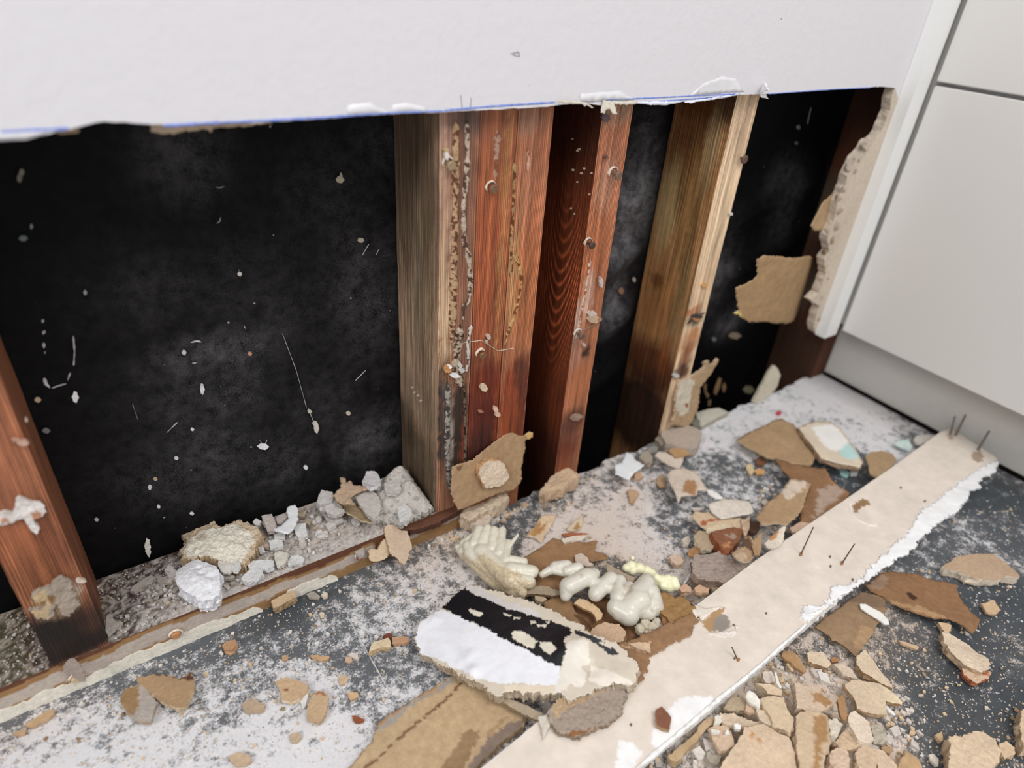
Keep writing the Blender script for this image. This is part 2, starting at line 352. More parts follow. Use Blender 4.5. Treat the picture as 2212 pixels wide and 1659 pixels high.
def rockmesh(name, col, flat=.55, n=16, mat='plaster', seed=0, elong=1.3):
    r = random.Random(seed); bm = bmesh.new()
    for _ in range(n):
        while True:
            p = Vector((r.uniform(-1, 1), r.uniform(-1, 1), r.uniform(-1, 1)))
            if .55 < p.length < 1: break
        bm.verts.new((p.x * .5 * elong, p.y * .5, p.z * .5 * flat))
    h = bmesh.ops.convex_hull(bm, input=bm.verts)
    bmesh.ops.delete(bm, geom=[g for g in h['geom_interior'] if isinstance(g, bmesh.types.BMVert)], context='VERTS')
    bmesh.ops.bevel(bm, geom=list(bm.edges), offset=.03, segments=1, affect='EDGES')
    mz = min(v.co.z for v in bm.verts)
    for v in bm.verts: v.co.z -= mz
    me = bpy.data.meshes.new(name); bm.to_mesh(me); bm.free(); me.materials.append(M[mat])
    nl = len(me.loops); a = me.color_attributes.new('Col', 'FLOAT_COLOR', 'CORNER')
    a.data.foreach_set('color', np.tile(np.r_[hexc(col), 1.0], nl).astype(np.float32)); return me
def blobs(name, balls, voxel, col, mat='foam', parent=None, label=None, cat=None, smooth=8, colfn=None, seed=0, rough=0, origin=None):
    """several swollen beads fused into one skin"""
    bm = bmesh.new(); c0 = np.mean([b[0] for b in balls], axis=0) if origin is None else origin
    for c, r in balls:
        rr = (r, r, r) if not hasattr(r, '__len__') else r
        mt = Matrix.Translation(Vector(c - c0)) @ Matrix.Diagonal((*rr, 1)); bmesh.ops.create_icosphere(bm, subdivisions=3, radius=1, matrix=mt)
    me = bpy.data.meshes.new(name + '_raw'); bm.to_mesh(me); bm.free()
    o = bpy.data.objects.new(name, me); S.collection.objects.link(o)
    md = o.modifiers.new('r', 'REMESH'); md.mode = 'VOXEL'; md.voxel_size = voxel
    ms = o.modifiers.new('s', 'SMOOTH'); ms.iterations = smooth; ms.factor = .6
    dg = bpy.context.evaluated_depsgraph_get(); ev = o.evaluated_get(dg); m2 = bpy.data.meshes.new_from_object(ev)
    o.modifiers.clear(); o.data = m2; m2.name = name; bpy.data.meshes.remove(me)
    nv = len(m2.vertices); co = np.empty(nv * 3, np.float32); m2.vertices.foreach_get('co', co); P = co.reshape(-1, 3).astype(float)
    nn = np.empty(nv * 3, np.float32); m2.vertices.foreach_get('normal', nn); nn = nn.reshape(-1, 3)
    Wp = P + c0
    if rough: P = P + nn * ((fbm(P, 330, seed) - .5) * 2 * rough)[:, None]; m2.vertices.foreach_set('co', P.astype(np.float32).ravel())
    C = np.ones((nv, 1)) * hexc(col) * (1 + .18 * (fbm(P, 120, seed) - .5))[:, None]
    if colfn: C = colfn(Wp, C, P)
    nl = len(m2.loops); vi = np.empty(nl, np.int32); m2.loops.foreach_get('vertex_index', vi)
    a = m2.color_attributes.new('Col', 'FLOAT_COLOR', 'CORNER')
    a.data.foreach_set('color', np.concatenate([np.clip(C[vi], 0, 1), np.ones((nl, 1))], 1).astype(np.float32).ravel())
    m2.materials.clear(); m2.materials.append(M[mat]); m2.polygons.foreach_set('use_smooth', [True] * len(m2.polygons))
    if parent is not None: o.parent = parent; o.location = c0 - org(parent)
    else: o.location = c0
    return tag(o, label, cat)
# ================================================================== THE SETTING
def st(o): o['kind'] = 'structure'; return o
# --- floor with plaster dust (red channel = how dusty, green = how tan)
FDUST = [(100,1640,.9,0),(250,1560,.72,0),(350,1640,.85,0),(60,1560,.5,.3),(200,1490,.42,.1),(330,1450,.35,0),(450,1400,.28,0),(560,1340,.1,.3),(650,1310,.06,.2),(720,1270,.12,.2),
 (480,1400,.3,0),(450,1460,.6,0),(560,1430,.5,0),(620,1390,.38,0),(560,1480,.48,0),(480,1520,.4,0),(420,1560,.75,0),(550,1600,.8,0),(650,1560,.85,0),(700,1610,.95,0),(760,1560,.9,0),
 (640,1500,.85,0),(720,1480,.78,0),(800,1520,.45,0),(770,1440,.36,0),(800,1450,.15,0),(860,1400,.38,0),(850,1440,.7,0),(880,1330,.62,0),(800,1300,.62,0),(720,1330,.5,0),(850,1260,.75,.2),
 (930,1230,.85,.3),(820,1240,.25,.2),(900,1200,.45,.7),(960,1150,.5,.8),(870,1350,.48,0),(950,1290,.6,.3),(200,1420,.3,.3),(60,1480,.35,.3),(1000,1140,.5,.8),
 (1100,1120,.3,.4),(1180,1090,.5,.5),(1130,1090,.22,.2),(1060,1130,.2,.2),(1250,1060,.55,.5),(1200,1140,.85,.5),(1350,1100,.85,.5),(1300,1150,.9,.6),(1400,1180,.85,.4),(1460,1130,.4,.1),
 (1480,1150,.4,.1),(1420,1220,.7,.4),(1530,1010,.4,0),(1560,1000,.3,0),(1580,1050,.5,0),(1660,1040,.48,0),(1700,1060,.15,0),(1500,960,.88,.1),(1550,930,.75,0),(1620,900,.8,0),(1300,1060,.6,.4),
 (1700,860,.8,0),(1780,850,.97,.05),(1850,870,.97,.1),(1880,900,.9,.1),(1820,920,.72,0),(1900,940,.85,0),(1950,930,.6,.1),(1990,930,.4,.1),(1860,1020,.25,0),(1830,1040,.15,0),(1600,960,.8,0),
 (2150,1080,.12,0),(2190,1150,.25,0),(2000,1200,.3,0),(2150,1300,.1,0),(2180,1400,.22,.4),(2000,1450,.06,.5),(1950,1400,.45,.8),(1920,1420,.45,.8),(2100,1350,.08,.3),(2050,1520,.14,.5),
 (2150,1500,.08,.3),(1950,1560,.18,.3),(1800,1460,.5,.5),(1700,1430,.42,.8),(2000,1620,.3,.3),(2180,1600,.18,.3),(1500,1640,.45,.5),(1560,1560,.75,.9),(1600,1600,.7,.8),(1700,1600,.95,.9),(1680,1500,1.2,.9),(1780,1600,1.3,.9),(1850,1620,1.2,.9),(1850,1500,.9,.9),(1620,1540,1.2,.9),(1740,1480,1.1,.9),(1560,1600,1.2,.9),(1900,1640,1.1,.9),(1350,1250,.4,.8),(2050,1150,.35,0)]
def dustfield(P, data, zz, r0=.02, wide=False):
    num = np.zeros(len(P)); ng = np.zeros(len(P)); den = np.full(len(P), 1e-4) * 1; num += den * .4
    J = P[:, :2] + (np.stack([fbm(P, 45, 3), fbm(P, 45, 77)], 1) - .5) * .03
    for u, v, d, g in data:
        c = fl(u, v, zz); w_ = np.exp(-((J - c[:2]) ** 2).sum(1) / (2 * r0 ** 2)) ** 1.0 + 1e-5 / (((J - c[:2]) ** 2).sum(1) + .01)
        num += w_ * d; ng += w_ * g; den += w_
    return np.column_stack([num / den, ng / den, np.zeros(len(P))])
xs = np.r_[np.linspace(-2, -.5, 8), np.arange(-.49, .86, .0045), np.linspace(.9, 2.0, 6)]
ys = np.r_[np.linspace(-2.4, -.62, 8), np.arange(-.6, .0001, .0045), [.004]]
gx, gy = np.meshgrid(xs, ys, indexing='ij'); P = np.column_stack([gx.ravel(), gy.ravel(), np.zeros(gx.size)])
C = dustfield(P, FDUST, 0); h = (fbm(P, 70, 5) - .5) * .0016 * C[:, 0] + .0008 * C[:, 0]
# the floor covering stops in a ragged line at the wall opening
edge = P[:, 1] > -.002; P[edge, 1] += (fbm(P[edge], 60, 9) - .5) * .014
P[:, 2] = h; nx, ny = len(xs), len(ys)
Fc = [[i * ny + j, (i + 1) * ny + j, (i + 1) * ny + j + 1, i * ny + j + 1] for i in range(nx - 1) for j in range(ny - 1)]
floor = st(link('floor', P, Fc, M['floor'], C, smooth=True))
# under-floor slab so the floor has thickness at the opening
V, Fb, T = boxmesh(-2, 2, -2.4, -.004, -.16, -.004, 3); sub = link('subfloor', V, Fb, M['dark'], parent=floor)
seam = fl(750, 1330), fl(780, 1385), fl(850, 1510)
ribbon('floor_seam', [p + np.array([0, 0, .0006]) for p in seam], .0016, .0005, '#cfcdd0', parent=floor, nrm=(0, 0, 1), wob=.4, seed=4)
# --- painted drywall above the cut
CUT = [(0,304),(55,301),(85,293),(125,283),(150,280),(190,268),(225,263),(270,264),(330,269),(400,272),(465,262),(560,266),(600,262),(700,257),(770,251),(850,246),(950,243),(1000,240),(1060,237),
 (1120,234),(1200,229),(1210,226),(1260,223),(1300,227),(1350,220),(1385,222),(1440,228),(1475,219),(1500,221),(1550,214),(1600,205),(1650,203),(1700,200),(1797,194),(1900,187),(1952,184)]
RAG = [(1934,190),(1926,205),(1922,240),(1906,275),(1897,295),(1872,310),(1866,325),(1848,345),(1829,385),(1826,402),(1812,430),(1806,455),(1800,480),(1786,510),(1790,545),(1780,560),(1784,590),(1768,632),(1752,648),(1770,662),(1757,700),(1760,718)]
yf = -.0125
low = [wl(u, v, yf) for u, v in CUT]; low = [low[0] + np.array([-1.6, 0, -.012])] + low
rag = [wl(u, v, yf) for u, v in RAG]
out = low[:-1] + rag + [np.array([.70, yf, .10]), np.array([.70, yf, 2.4]), np.array([low[0][0], yf, 2.4])]
pl2 = []
for i in range(len(out)):
    a, b = out[i], out[(i + 1) % len(out)]; L = np.linalg.norm(b - a)
    inr = len(low) <= i < len(low) + len(rag) - 1
    k = max(1, int(L / (.004 if (i < len(low) + len(rag)) and L < .3 else .3)))
    for j in range(k):
        q = a + (b - a) * j / k
        if 1 < i < len(low) + len(rag) - 1:
            amp = .004 if inr else .0016
            q = q + np.array([(fbm(q[None], 150, 3)[0] - .5) * amp * (2 if inr else .4), 0, (fbm(q[None], 220, 8)[0] - .5) * amp])
        pl2.append(q)
pl2 = np.array(pl2)
r = geometry.delaunay_2d_cdt([Vector((p[0], p[2])) for p in pl2], [], [list(range(len(pl2)))], 1, 1e-7)
V2 = np.array([tuple(p) for p in r[0]]); tri = [list(f) for f in r[2]]; nv = len(V2)
fr = np.column_stack([V2[:, 0], np.full(nv, yf), V2[:, 1]]); bk = fr.copy(); bk[:, 1] = 0
cnt = {}
for f in tri:
    for i in range(3): cnt[(f[i], f[(i + 1) % 3])] = 1
bd = [e for e in cnt if (e[1], e[0]) not in cnt]; bi = sorted({e[0] for e in bd}); mi = {b: k for k, b in enumerate(bi)}
mid = (fr[bi] + bk[bi]) / 2; nz = (vn(mid, 260, 2) - .5) * .004; mid[:, 2] += nz; mid[:, 0] += (vn(mid, 240, 6) - .5) * .004
V = np.vstack([fr, bk, mid]); Fw = [f for f in tri]
if np.cross(fr[tri[0][1]] - fr[tri[0][0]], fr[tri[0][2]] - fr[tri[0][0]])[1] > 0: flipw = True
else: flipw = False
F = [(f[::-1] if flipw else f) for f in tri] + [([nv + i for i in f] if flipw else [nv + i for i in f][::-1]) for f in tri]; nf = len(F)
for a, b in bd:
    q1 = [b, a, 2 * nv + mi[a], 2 * nv + mi[b]]; q2 = [2 * nv + mi[b], 2 * nv + mi[a], nv + a, nv + b]
    F += [q1, q2] if not flipw else [q1[::-1], q2[::-1]]
colc = np.ones((len(V), 1)) * hexc('#cdbfae') * (.85 + .3 * vn(V, 500, 3))[:, None]
wall = st(link('wall_back', V, F, M['wallpaint'], colc)); wall.data.materials.append(M['plaster'])
# beside the cabinet the face paper has been pulled off below the cut
bare = [1 if (V[f].mean(0)[0] > .60 and V[f].mean(0)[2] < .468) else 0 for f in tri]
wall.data.polygons.foreach_set('material_index', bare + [1] * (len(F) - len(tri)))
wp = lambda u, v, y=yf - .0002: wl(u, v, y)
for k, pts in enumerate([[(0,286),(60,282),(150,278)],[(350,272),(420,268),(600,259),(700,254),(780,248)],[(760,249),(860,243),(960,240)],[(960,239),(1060,230),(1200,221)],[(1310,215),(1400,212),(1500,207),(1590,203)],
    [(1380,222),(1450,217),(1530,211),(1600,204)],[(1660,203),(1797,193),(1880,189)]]):
    ribbon('pencil_line', [wp(*p) for p in pts], .0017 if k < 4 else .0012, .0001, '#7d92d8', 'paint', wall, wob=.35, seed=k)
for pts in [[(995,205),(999,238)],[(1018,210),(1016,232)]]: ribbon('scratch', [wp(*p) for p in pts], .0007, .0001, '#8d8a8c', 'paint', wall, seed=3)
for pts in [[(1103,116),(1120,112),(1123,122),(1108,118)],[(1143,186),(1144,184)],[(1687,39),(1689,42)],[(1250,208),(1252,209)]]:
    ribbon('pencil_mark', [wp(*p) for p in pts], .0008, .0001, '#8d8d93', 'paint', wall, seed=3)
for pp in [[(748,250),(752,228),(800,220),(825,235),(845,246)],[(846,246),(848,227),(880,222),(920,232),(925,243)],[(1490,207),(1520,180),(1560,165),(1590,170),(1608,198)],[(1252,222),(1256,202),(1340,196),(1370,216)],[(-40,303),(0,302),(55,299),(100,288),(100,283),(0,290),(-40,292)]]:
    slab('paint_patch', pp, 0, .0002, '#dfdee2', mat='paint', nrm=(0, -1, 0), P0=(0, yf - .0003, 0), parent=wall, jag=.0004, bumpy=0, cell=.004)
# torn backing paper and curled flaps along the cut
slab('torn_backing_paper', [(325,262),(400,272),(470,263),(580,262),(590,267),(530,272),(460,277),(455,287),(447,279),(400,283),(375,289),(340,288),(328,286)], 0, .001, '#c3ab8d', mat='paper', nrm=(0, -1, 0), P0=(0, -.004, 0), parent=wall, jag=.002)
slab('torn_backing_paper', [(118,284),(140,281),(172,279),(170,286),(130,290)], 0, .001, '#b59a7c', mat='paper', nrm=(0, -1, 0), P0=(0, -.004, 0), parent=wall)
slab('torn_paper_flap', Z('3', [(10,432),(120,430),(235,445),(310,490),(290,492),(250,468),(235,482),(215,462),(180,462),(60,452),(10,440)]), 0, .0008, '#cfc8b8', mat='paper', nrm=(0, -1, .25), P0=(wl(1240, 222, yf - .004)), parent=wall, cell=.0015)
slab('torn_paper_flap', Z('3', [(385,430),(460,440),(560,445),(640,432),(655,455),(560,468),(470,460),(495,540),(460,540),(430,500),(400,505),(395,540),(375,525),(362,530),(372,480)]), 0, .0008, '#d8d0bf', mat='paper', nrm=(0, -1, .25), P0=(wl(1325, 225, yf - .003)), parent=wall, cell=.0015)
slab('torn_paper_flap', Z('3', [(650,440),(1030,440),(1480,378),(1300,420),(1080,452),(1030,450),(1020,432),(890,470),(790,468),(660,460)]), 0, .0008, '#dfe3f2', mat='paint', nrm=(0, -1, .1), P0=(wl(1400, 225, yf - .002)), parent=wall, cell=.002)
slab('curled_paint_flap', Z('3', [(1605,310),(1640,285),(1680,300),(1690,360),(1665,375),(1665,405),(1640,408),(1615,370)]), 0, .0012, '#f2f3f6', mat='paint', nrm=(.35, -1, -.2), P0=(wl(1642, 196, yf - .004)), parent=wall, cell=.0015, curl=18)
# broken gypsum lumps of the ragged vertical edge beside the cabinet
for k, (u, v, s, c) in enumerate([(1868,318,.012,'#dccbb8'),(1855,340,.013,'#d6c4b0'),(1840,365,.014,'#dccdbd'),(1836,395,.015,'#cfbba4'),(1815,430,.014,'#d9c8b4'),(1812,455,.013,'#cbb79f'),(1802,490,.015,'#d4c3ae'),(1796,520,.013,'#c2ac92'),(1784,575,.011,'#d5c3b2'),(1790,600,.012,'#b89c80'),(1775,640,.012,'#d9ccbd'),(1757,651,.008,'#e0d3c6'),(1845,372,.01,'#cbb9a4'),(1822,410,.011,'#d9cab8'),(1785,545,.01,'#b39a7d'),(1768,690,.009,'#b49b80')]):
    me = rockmesh('broken_gypsum', c, .8, 22, 'plaster', 300 + k); o = bpy.data.objects.new('broken_gypsum', me); S.collection.objects.link(o); o.parent = wall
    p = wl(u, v, -.013); o.location = [p[0] + .002, -.011, p[2] - s * .5]; o.scale = (s, s, s * 1.5); o.rotation_euler = (0, rnd.random(), rnd.random() * 3)
slab('torn_backing_paper', [(1752,488),(1768,455),(1775,440),(1808,410),(1830,395),(1815,440),(1800,470),(1782,500),(1760,498)], 0, .001, '#b4946c', mat='paper', nrm=(0, -1, 0), P0=(0, -.002, 0), parent=wall)
# filler panel between wall and cabinet
V, Fx, T = boxmesh(.6672, .6985, -.030, yf - .0003, .110, 1.6, 3); st(link('trim_1', V, Fx, M['filler']))
# lower drywall remnant behind the cabinet end
slab('trim_2', Z('8', [(515,1335),(560,1200),(640,1060),(720,1010),(700,1080),(600,1340)]), 0, .012, '#c9c3b4', nrm=(0, -1, 0), P0=(0, .002, 0), kind='structure', cat=None)
# --- black building paper behind the studs, creased in the bays on the right
yb = .0871
xs = np.r_[np.linspace(-2, -.6, 5), np.arange(-.58, 1.1, .006), [1.2, 2]]; zs = np.r_[np.arange(-.15, .52, .006), np.linspace(.56, 2.4, 6)]
gx, gz = np.meshgrid(xs, zs, indexing='ij'); P = np.column_stack([gx.ravel(), np.full(gx.size, yb), gz.ravel()])
cr = np.zeros(len(P))
for x0, x1, zc, sl, wd, am in [(.20,.36,.20,.5,.018,.010),(.20,.36,.10,.55,.02,.012),(.20,.36,.29,.3,.02,.006),(.40,.73,.16,.25,.02,.010),(.40,.73,.26,.2,.025,.007),(.20,.36,.03,.4,.02,.008),(.40,.73,.06,.3,.02,.006)]:
    m_ = np.clip((P[:, 0] - x0) / .02, 0, 1) * np.clip((x1 - P[:, 0]) / .02, 0, 1)
    dz = P[:, 2] - (zc + sl * (P[:, 0] - x0)); cr += m_ * am * np.exp(-(dz / wd) ** 2) * (.6 + .8 * fbm(P, 20, 4))
P[:, 1] -= cr + (fbm(P, 18, 2) - .5) * .002
C = np.zeros((len(P), 3))
for u, v, rx, rz, s in [(390,330,.028,.035,.75),(470,760,.05,.018,1.2),(450,850,.06,.05,.6),(430,990,.06,.05,.7),(600,1000,.05,.04,.55),(800,950,.035,.035,1.2),(790,640,.04,.08,.6),(830,300,.03,.05,.5),(740,420,.05,.05,.35),(560,700,.06,.08,.3),
    (1370,420,.03,.05,1.3),(1340,500,.025,.05,1.2),(1395,300,.02,.03,.5),(1320,650,.02,.04,.8),(1700,440,.03,.05,.3),(1690,380,.03,.03,.25),(1540,600,.03,.05,.7),(1570,700,.03,.02,.9),(330,640,.04,.04,.3),(700,880,.04,.04,.45)]:
    c = wl(u, v, yb); d = ((P[:, 0] - c[0]) / rx) ** 2 + ((P[:, 2] - c[2]) / rz) ** 2; C[:, 0] = np.maximum(C[:, 0], s * np.exp(-d * .8) * (.5 + fbm(P, 70, 5)))
C[:, 0] = C[:, 0] * np.where(P[:, 0] > .12, .75, .3) + .01
nz_ = len(zs); Fs = [[i * nz_ + j, (i + 1) * nz_ + j, (i + 1) * nz_ + j + 1, i * nz_ + j + 1] for i in range(len(xs) - 1) for j in range(nz_ - 1)]
sheath = st(link('wall_outer', P, Fs, M['sheath'], C, smooth=True))
V, Fb, T = boxmesh(-2, 2, yb + .02, yb + .04, -.16, 2.4, 3); link('outer_board', V, Fb, M['dark'], parent=sheath)
V, Fb, T = boxmesh(-2, 2, -.003, yb + .02, -.16, -.13, 3); link('cavity_bottom', V, Fb, M['dark'], parent=sheath)
wb = lambda u, v: wl(u, v, yb - .0015)
for pts, wd in [([(158,725),(161,760),(159,790)],.0012),([(152,805),(146,822)],.0016),([(143,829),(125,834),(112,839)],.0013),([(95,816),(99,830),(108,838)],.0018),([(93,690),(92,697)],.003),([(97,714),(93,722)],.0025),
    ([(94,740),(95,752)],.0022),([(97,759),(97,764)],.0028),([(370,925),(384,912)],.0009),([(360,935),(372,923)],.0005),([(286,872),(298,907)],.0004),([(465,403),(472,406),(484,403)],.0009),([(477,470),(474,480),(468,482)],.0009),
    ([(412,740),(425,737),(435,739)],.0016),([(415,785),(424,784)],.0014),([(527,703),(530,710)],.001),([(610,720),(640,800),(662,880)],.0005),([(665,880),(678,912)],.0006),([(790,800),(768,822)],.0006),([(560,950),(571,965),(577,950)],.0006),
    ([(797,527),(783,551)],.0008),([(819,538),(812,551)],.0006),([(1752,232),(1744,268)],.0007)]:
    ribbon('plaster_smear', [wb(*p) for p in pts], wd, .0003, '#b7b4b6', 'paint', sheath, wob=.6, seed=len(pts))
for k, (u, v, a, b, c) in enumerate([(735,388,10,8,'#c9bba2'),(737,380,3,8,'#c9bba2'),(780,519,8,6,'#b5aa98'),(684,925,6,12,'#d3cabd'),(681,915,6,6,'#d3cabd'),(669,889,5,5,'#bfb5a8'),(569,965,13,7,'#e3e3e4'),(437,840,5,13,'#dedbdc'),(163,858,7,13,'#e6e6e6'),(82,864,8,6,'#c0a988'),
    (319,1180,7,18,'#efe9df'),(321,1192,5,12,'#efe9df'),(398,762,5,6,'#cfcfcf'),(540,764,5,5,'#c08b68'),(47,372,6,8,'#8f8878'),(42,385,6,10,'#7f796b'),(68,489,3,6,'#a9a9a0'),(50,515,10,6,'#6f7b78'),(100,931,9,6,'#6c6a6c'),(416,928,4,4,'#dcdcdc'),(381,990,5,4,'#d9d9d9'),
    (184,632,4,6,'#a0a0a0'),(518,592,5,5,'#cfc7bb'),(753,893,5,5,'#c9b9a8'),(661,1010,5,5,'#dedede'),(336,1035,5,4,'#cfae8f'),(324,1053,4,6,'#e0e0e0'),(209,1123,5,4,'#c7bfb4'),(343,1095,4,4,'#e5e5e5'),(415,1110,5,4,'#dddddd'),(1342,628,6,8,'#8e6a4c'),(1370,604,4,6,'#a99c86'),
    (1588,725,14,8,'#b29a80'),(1543,733,5,5,'#8a8a90'),(1550,696,5,8,'#7a6248'),(1599,575,6,7,'#6b6b72'),(1725,275,5,5,'#7d7d80'),(1618,842,12,9,'#8f8a6a'),(1721,309,4,4,'#6d6d70'),(1649,432,6,6,'#55555c')]):
    slab('plaster_speck', [(u - a, v), (u - a * .4, v - b * .9), (u + a * .5, v - b * .7), (u + a, v + b * .1), (u + a * .3, v + b), (u - a * .6, v + b * .7)], 0, .0014, c, nrm=(0, -1, 0), P0=(0, yb - .003, 0), parent=sheath, cell=.0012, jag=.0012)
# --- sill plate
V, Fx, T = boxmesh(-.62, .035, 0, yb - .003, -.0005, .0385, .0022)
keep = (V[:, 0] > -.62) | True
SD = [(60,1340,.35,.6),(60,1420,.35,.5),(150,1290,.3,.6),(30,1480,.2,.6),(220,1250,.3,.2),(260,1300,.35,.2),(300,1260,.4,.1),(330,1330,.75,.2),(250,1340,.55,.2),(400,1300,.85,.2),(480,1280,.9,.1),(560,1240,.95,.1),(640,1200,.95,.1),(700,1160,.9,.3),
      (760,1170,.95,.1),(830,1130,.9,.1),(620,1130,.85,.3),(850,1100,.9,.2),(900,1110,.4,.3),(950,1110,.1,.3),(240,1380,.25,.1),(190,1400,.1,.3)]
df = dustfield(V, SD, .0385, .025)
base = np.ones((len(V), 1)) * hexc('#4a3a33'); moss = (V[:, 0] < -.385)[:, None]; base = np.where(moss, hexc('#4d4636'), base)
ct = np.clip(.5 + (df[:, 0] - .5 + (fbm(V, 330, 4) - .5) * 2.2) * 1.6, 0, 1)[:, None]
top = base * (1 - ct) + (hexc('#cbc4c1') * (1 - df[:, 1:2]) + hexc('#b8a78f') * df[:, 1:2]) * ct * (.8 + .35 * vn(V, 600, 3))[:, None]
# front face: bands of dark wood, dried tan glue, grey-beige paint, tan glue
zz = V[:, 2] + (fbm(V * np.array([1, 1, 0]), 45, 3) - .5) * .009; q = vn(V * np.array([1, 0, 0]), 12, 8)
fc = np.ones((len(V), 1)) * hexc('#c2b5aa')
mb = np.exp(-((V[:, 0] + .13) / .06) ** 2); fc[zz > .027 + .006 * q - .003 * mb] = hexc('#a07c54'); fc[zz > .0345 + .003 * q - .006 * mb] = hexc('#6a4634'); fc[zz < .0145] = hexc('#a27e56')
rx = V[:, 0] > -.075; fc[rx & (zz > .02)] = hexc('#6b4630')
fc *= (.86 + .28 * fbm(V, 160, 5))[:, None]
C = np.where((T == 't')[:, None], top, fc); C[T == 'r'] = hexc('#3a2318')
ztop = T == 't'; V[ztop, 2] += (fbm(V[ztop], 60, 3) - .35) * .003 * np.clip((.08 - V[ztop, 1]) / .02, 0, 1) * np.clip(V[ztop, 1] / .006, 0, 1)
sill = empty('sill_plate', (-.2, .04, 0)); tag(sill, 'dusty timber sill plate under the left studs, tan glue bands along its front edge', 'sill plate')
link('plate', V, Fx, M['plaster'], C, parent=sill)
V, Fx, T = boxmesh(-2, -.6205, 0, yb - .003, -.0005, .0385, .2); link('plate', V, Fx, M['plaster'], np.ones((len(V), 1)) * hexc('#6d5f55'), parent=sill)
# cream caulk left along the bottom of the sill
for x0, x1 in [(-.60, -.198), (-.183, -.118)]:
    xs_ = np.arange(x0, x1, .0025); top_ = .0125 + (fbm(np.column_stack([xs_, xs_ * 0, xs_ * 0]), 60, 3) - .5) * .010 + (vn(np.column_stack([xs_, xs_ * 0, xs_ * 0]), 300, 3) - .5) * .003
    e = np.clip(np.minimum(xs_ - x0, x1 - xs_) / .01, .1, 1); top_ = np.maximum(top_ * e, .001)
    Vr = []
    for x, t in zip(xs_, top_):
        j = .0008 * (vn(np.array([[x, 0, 0]]), 250, 5)[0]); Vr += [(x, .001, t), (x, -.0005 - .5 * j, t * .98), (x, -.0009 - j, t * .55), (x, -.0016 - 2 * j, .0006), (x, .001, .0002)]
    Fr = [[i * 5 + a, i * 5 + a + 1, (i + 1) * 5 + a + 1, (i + 1) * 5 + a] for i in range(len(xs_) - 1) for a in range(4)]
    c_ = hexc('#ece6d8') * (.85 + .2 * fbm(np.array(Vr), 200, 5))[:, None]; link('caulk_strip', Vr, Fr, M['plaster'], c_, parent=sill, smooth=False)
for u, v, c in [(379,1368,'#c98f60'),(165,1462,'#e5c9a4'),(776,1200,'#a8603a')]:
    p = wl(u, v, -.001); tube('nail_head', p + [0, .004, 0], p + [0, -.002, 0], .002, .002, c, parent=sill, head=.0042)
    ribbon('paint_ring', [p + [.0055 * math.cos(a), -.0012, .0055 * math.sin(a)] for a in np.linspace(-.6, 3.2, 9)], .0022, .0012, '#e8d9c4', parent=sill, seed=int(u))
slab('wood_splinter', Z('P6', [(1310,985),(1450,935),(1640,860),(1800,740),(2000,660),(2140,620),(2200,700),(2100,760),(1900,880),(1650,980),(1420,1010),(1340,1010)]), .034, .008, '#5f3c2a', '#4a2d20', mat='paper', parent=sill, regions=[([(1310,985),(1450,935),(1500,960),(1420,1010)], '#8b7a6e')] and (), jag=.002)
# --- cabinet
cab = empty('base_cabinet', (.9, -.6, 0)); tag(cab, 'white kitchen base cabinet with flat fronts above a recessed kickboard, right of the opening', 'cabinet')
def rb(name, x0, x1, y0, y1, z0, z1, mat, bev=.0012):
    bm = bmesh.new(); bmesh.ops.create_cube(bm, size=1, matrix=Matrix.Translation(((x0 + x1) / 2, (y0 + y1) / 2, (z0 + z1) / 2)) @ Matrix.Diagonal((x1 - x0, y1 - y0, z1 - z0, 1)))
    bmesh.ops.bevel(bm, geom=list(bm.edges), offset=bev, segments=2, affect='EDGES'); V = [tuple(v.co) for v in bm.verts]; F = [[v.index for v in f.verts] for f in bm.faces]; bm.free()
    return V, F
for nm, a in [('carcass', (.7225, 1.28, -1.20, -.0128, .119, .86)), ('kickboard', (.768, .784, -1.19, -.0002, .0015, .1185)), ('drawer_front', (.703, .721, -.62, -.0345, .4785, .84)), ('door', (.703, .721, -.62, -.0345, .1178, .4735)),
              ('door', (.703, .721, -1.2, -.624, .1178, .4735)), ('drawer_front', (.703, .721, -1.2, -.624, .4785, .84))]:
    V, Fx = rb(nm, *a, None); link(nm, V, Fx, M['kick'] if nm == 'kickboard' else M['lacquer'], parent=cab, origin=org(cab))
V, Fx = rb('gap_seal', .7625, .768, -1.18, -.002, .0012, .006, None, .0004); link('gap_seal', V, Fx, M['dark'], parent=cab, origin=org(cab))
# ================================================================== STUDS
def stud(name, x0, x1, y1, z0, z1, base, blobs_, lab, mat='wood', step=.0032, sidecol=None, sideblobs=(), bow=0, extra=None):
    V, Fx, T = boxmesh(x0, x1, 0, y1, z0, z1, step)
    C = blobcol(V, hexc(base), blobs_, seed=x0 * 50)
    if sidecol:
        s = (T == 'l') | (T == 'r') | (T == 'k'); C[s] = blobcol(V[s], hexc(sidecol), list(sideblobs), seed=x0 * 70 + 3)
    if extra: C = extra(V, C, T)
    V[:, 0] += bow * np.sin(np.clip(V[:, 2] / .45, 0, 1) * math.pi)
    V += (np.stack([fbm(V, 50, 3), fbm(V, 50, 9), fbm(V, 50, 17)], 1) - .5) * np.array([.0009, .0009, 0])
    r_ = empty(name, ((x0 + x1) / 2, y1 / 2, z0)); tag(r_, lab, 'stud', 'bare studs inside the opened wall')
    link('timber', V, Fx, M[mat], C, parent=r_)
    if mat == 'woodarch': pass
    return r_
f_ = lambda u, v: wl(u, v, 0)
def fb(u, v, rx, rz, c, s): return (f_(u, v), (rx, .03, rz), c, s)
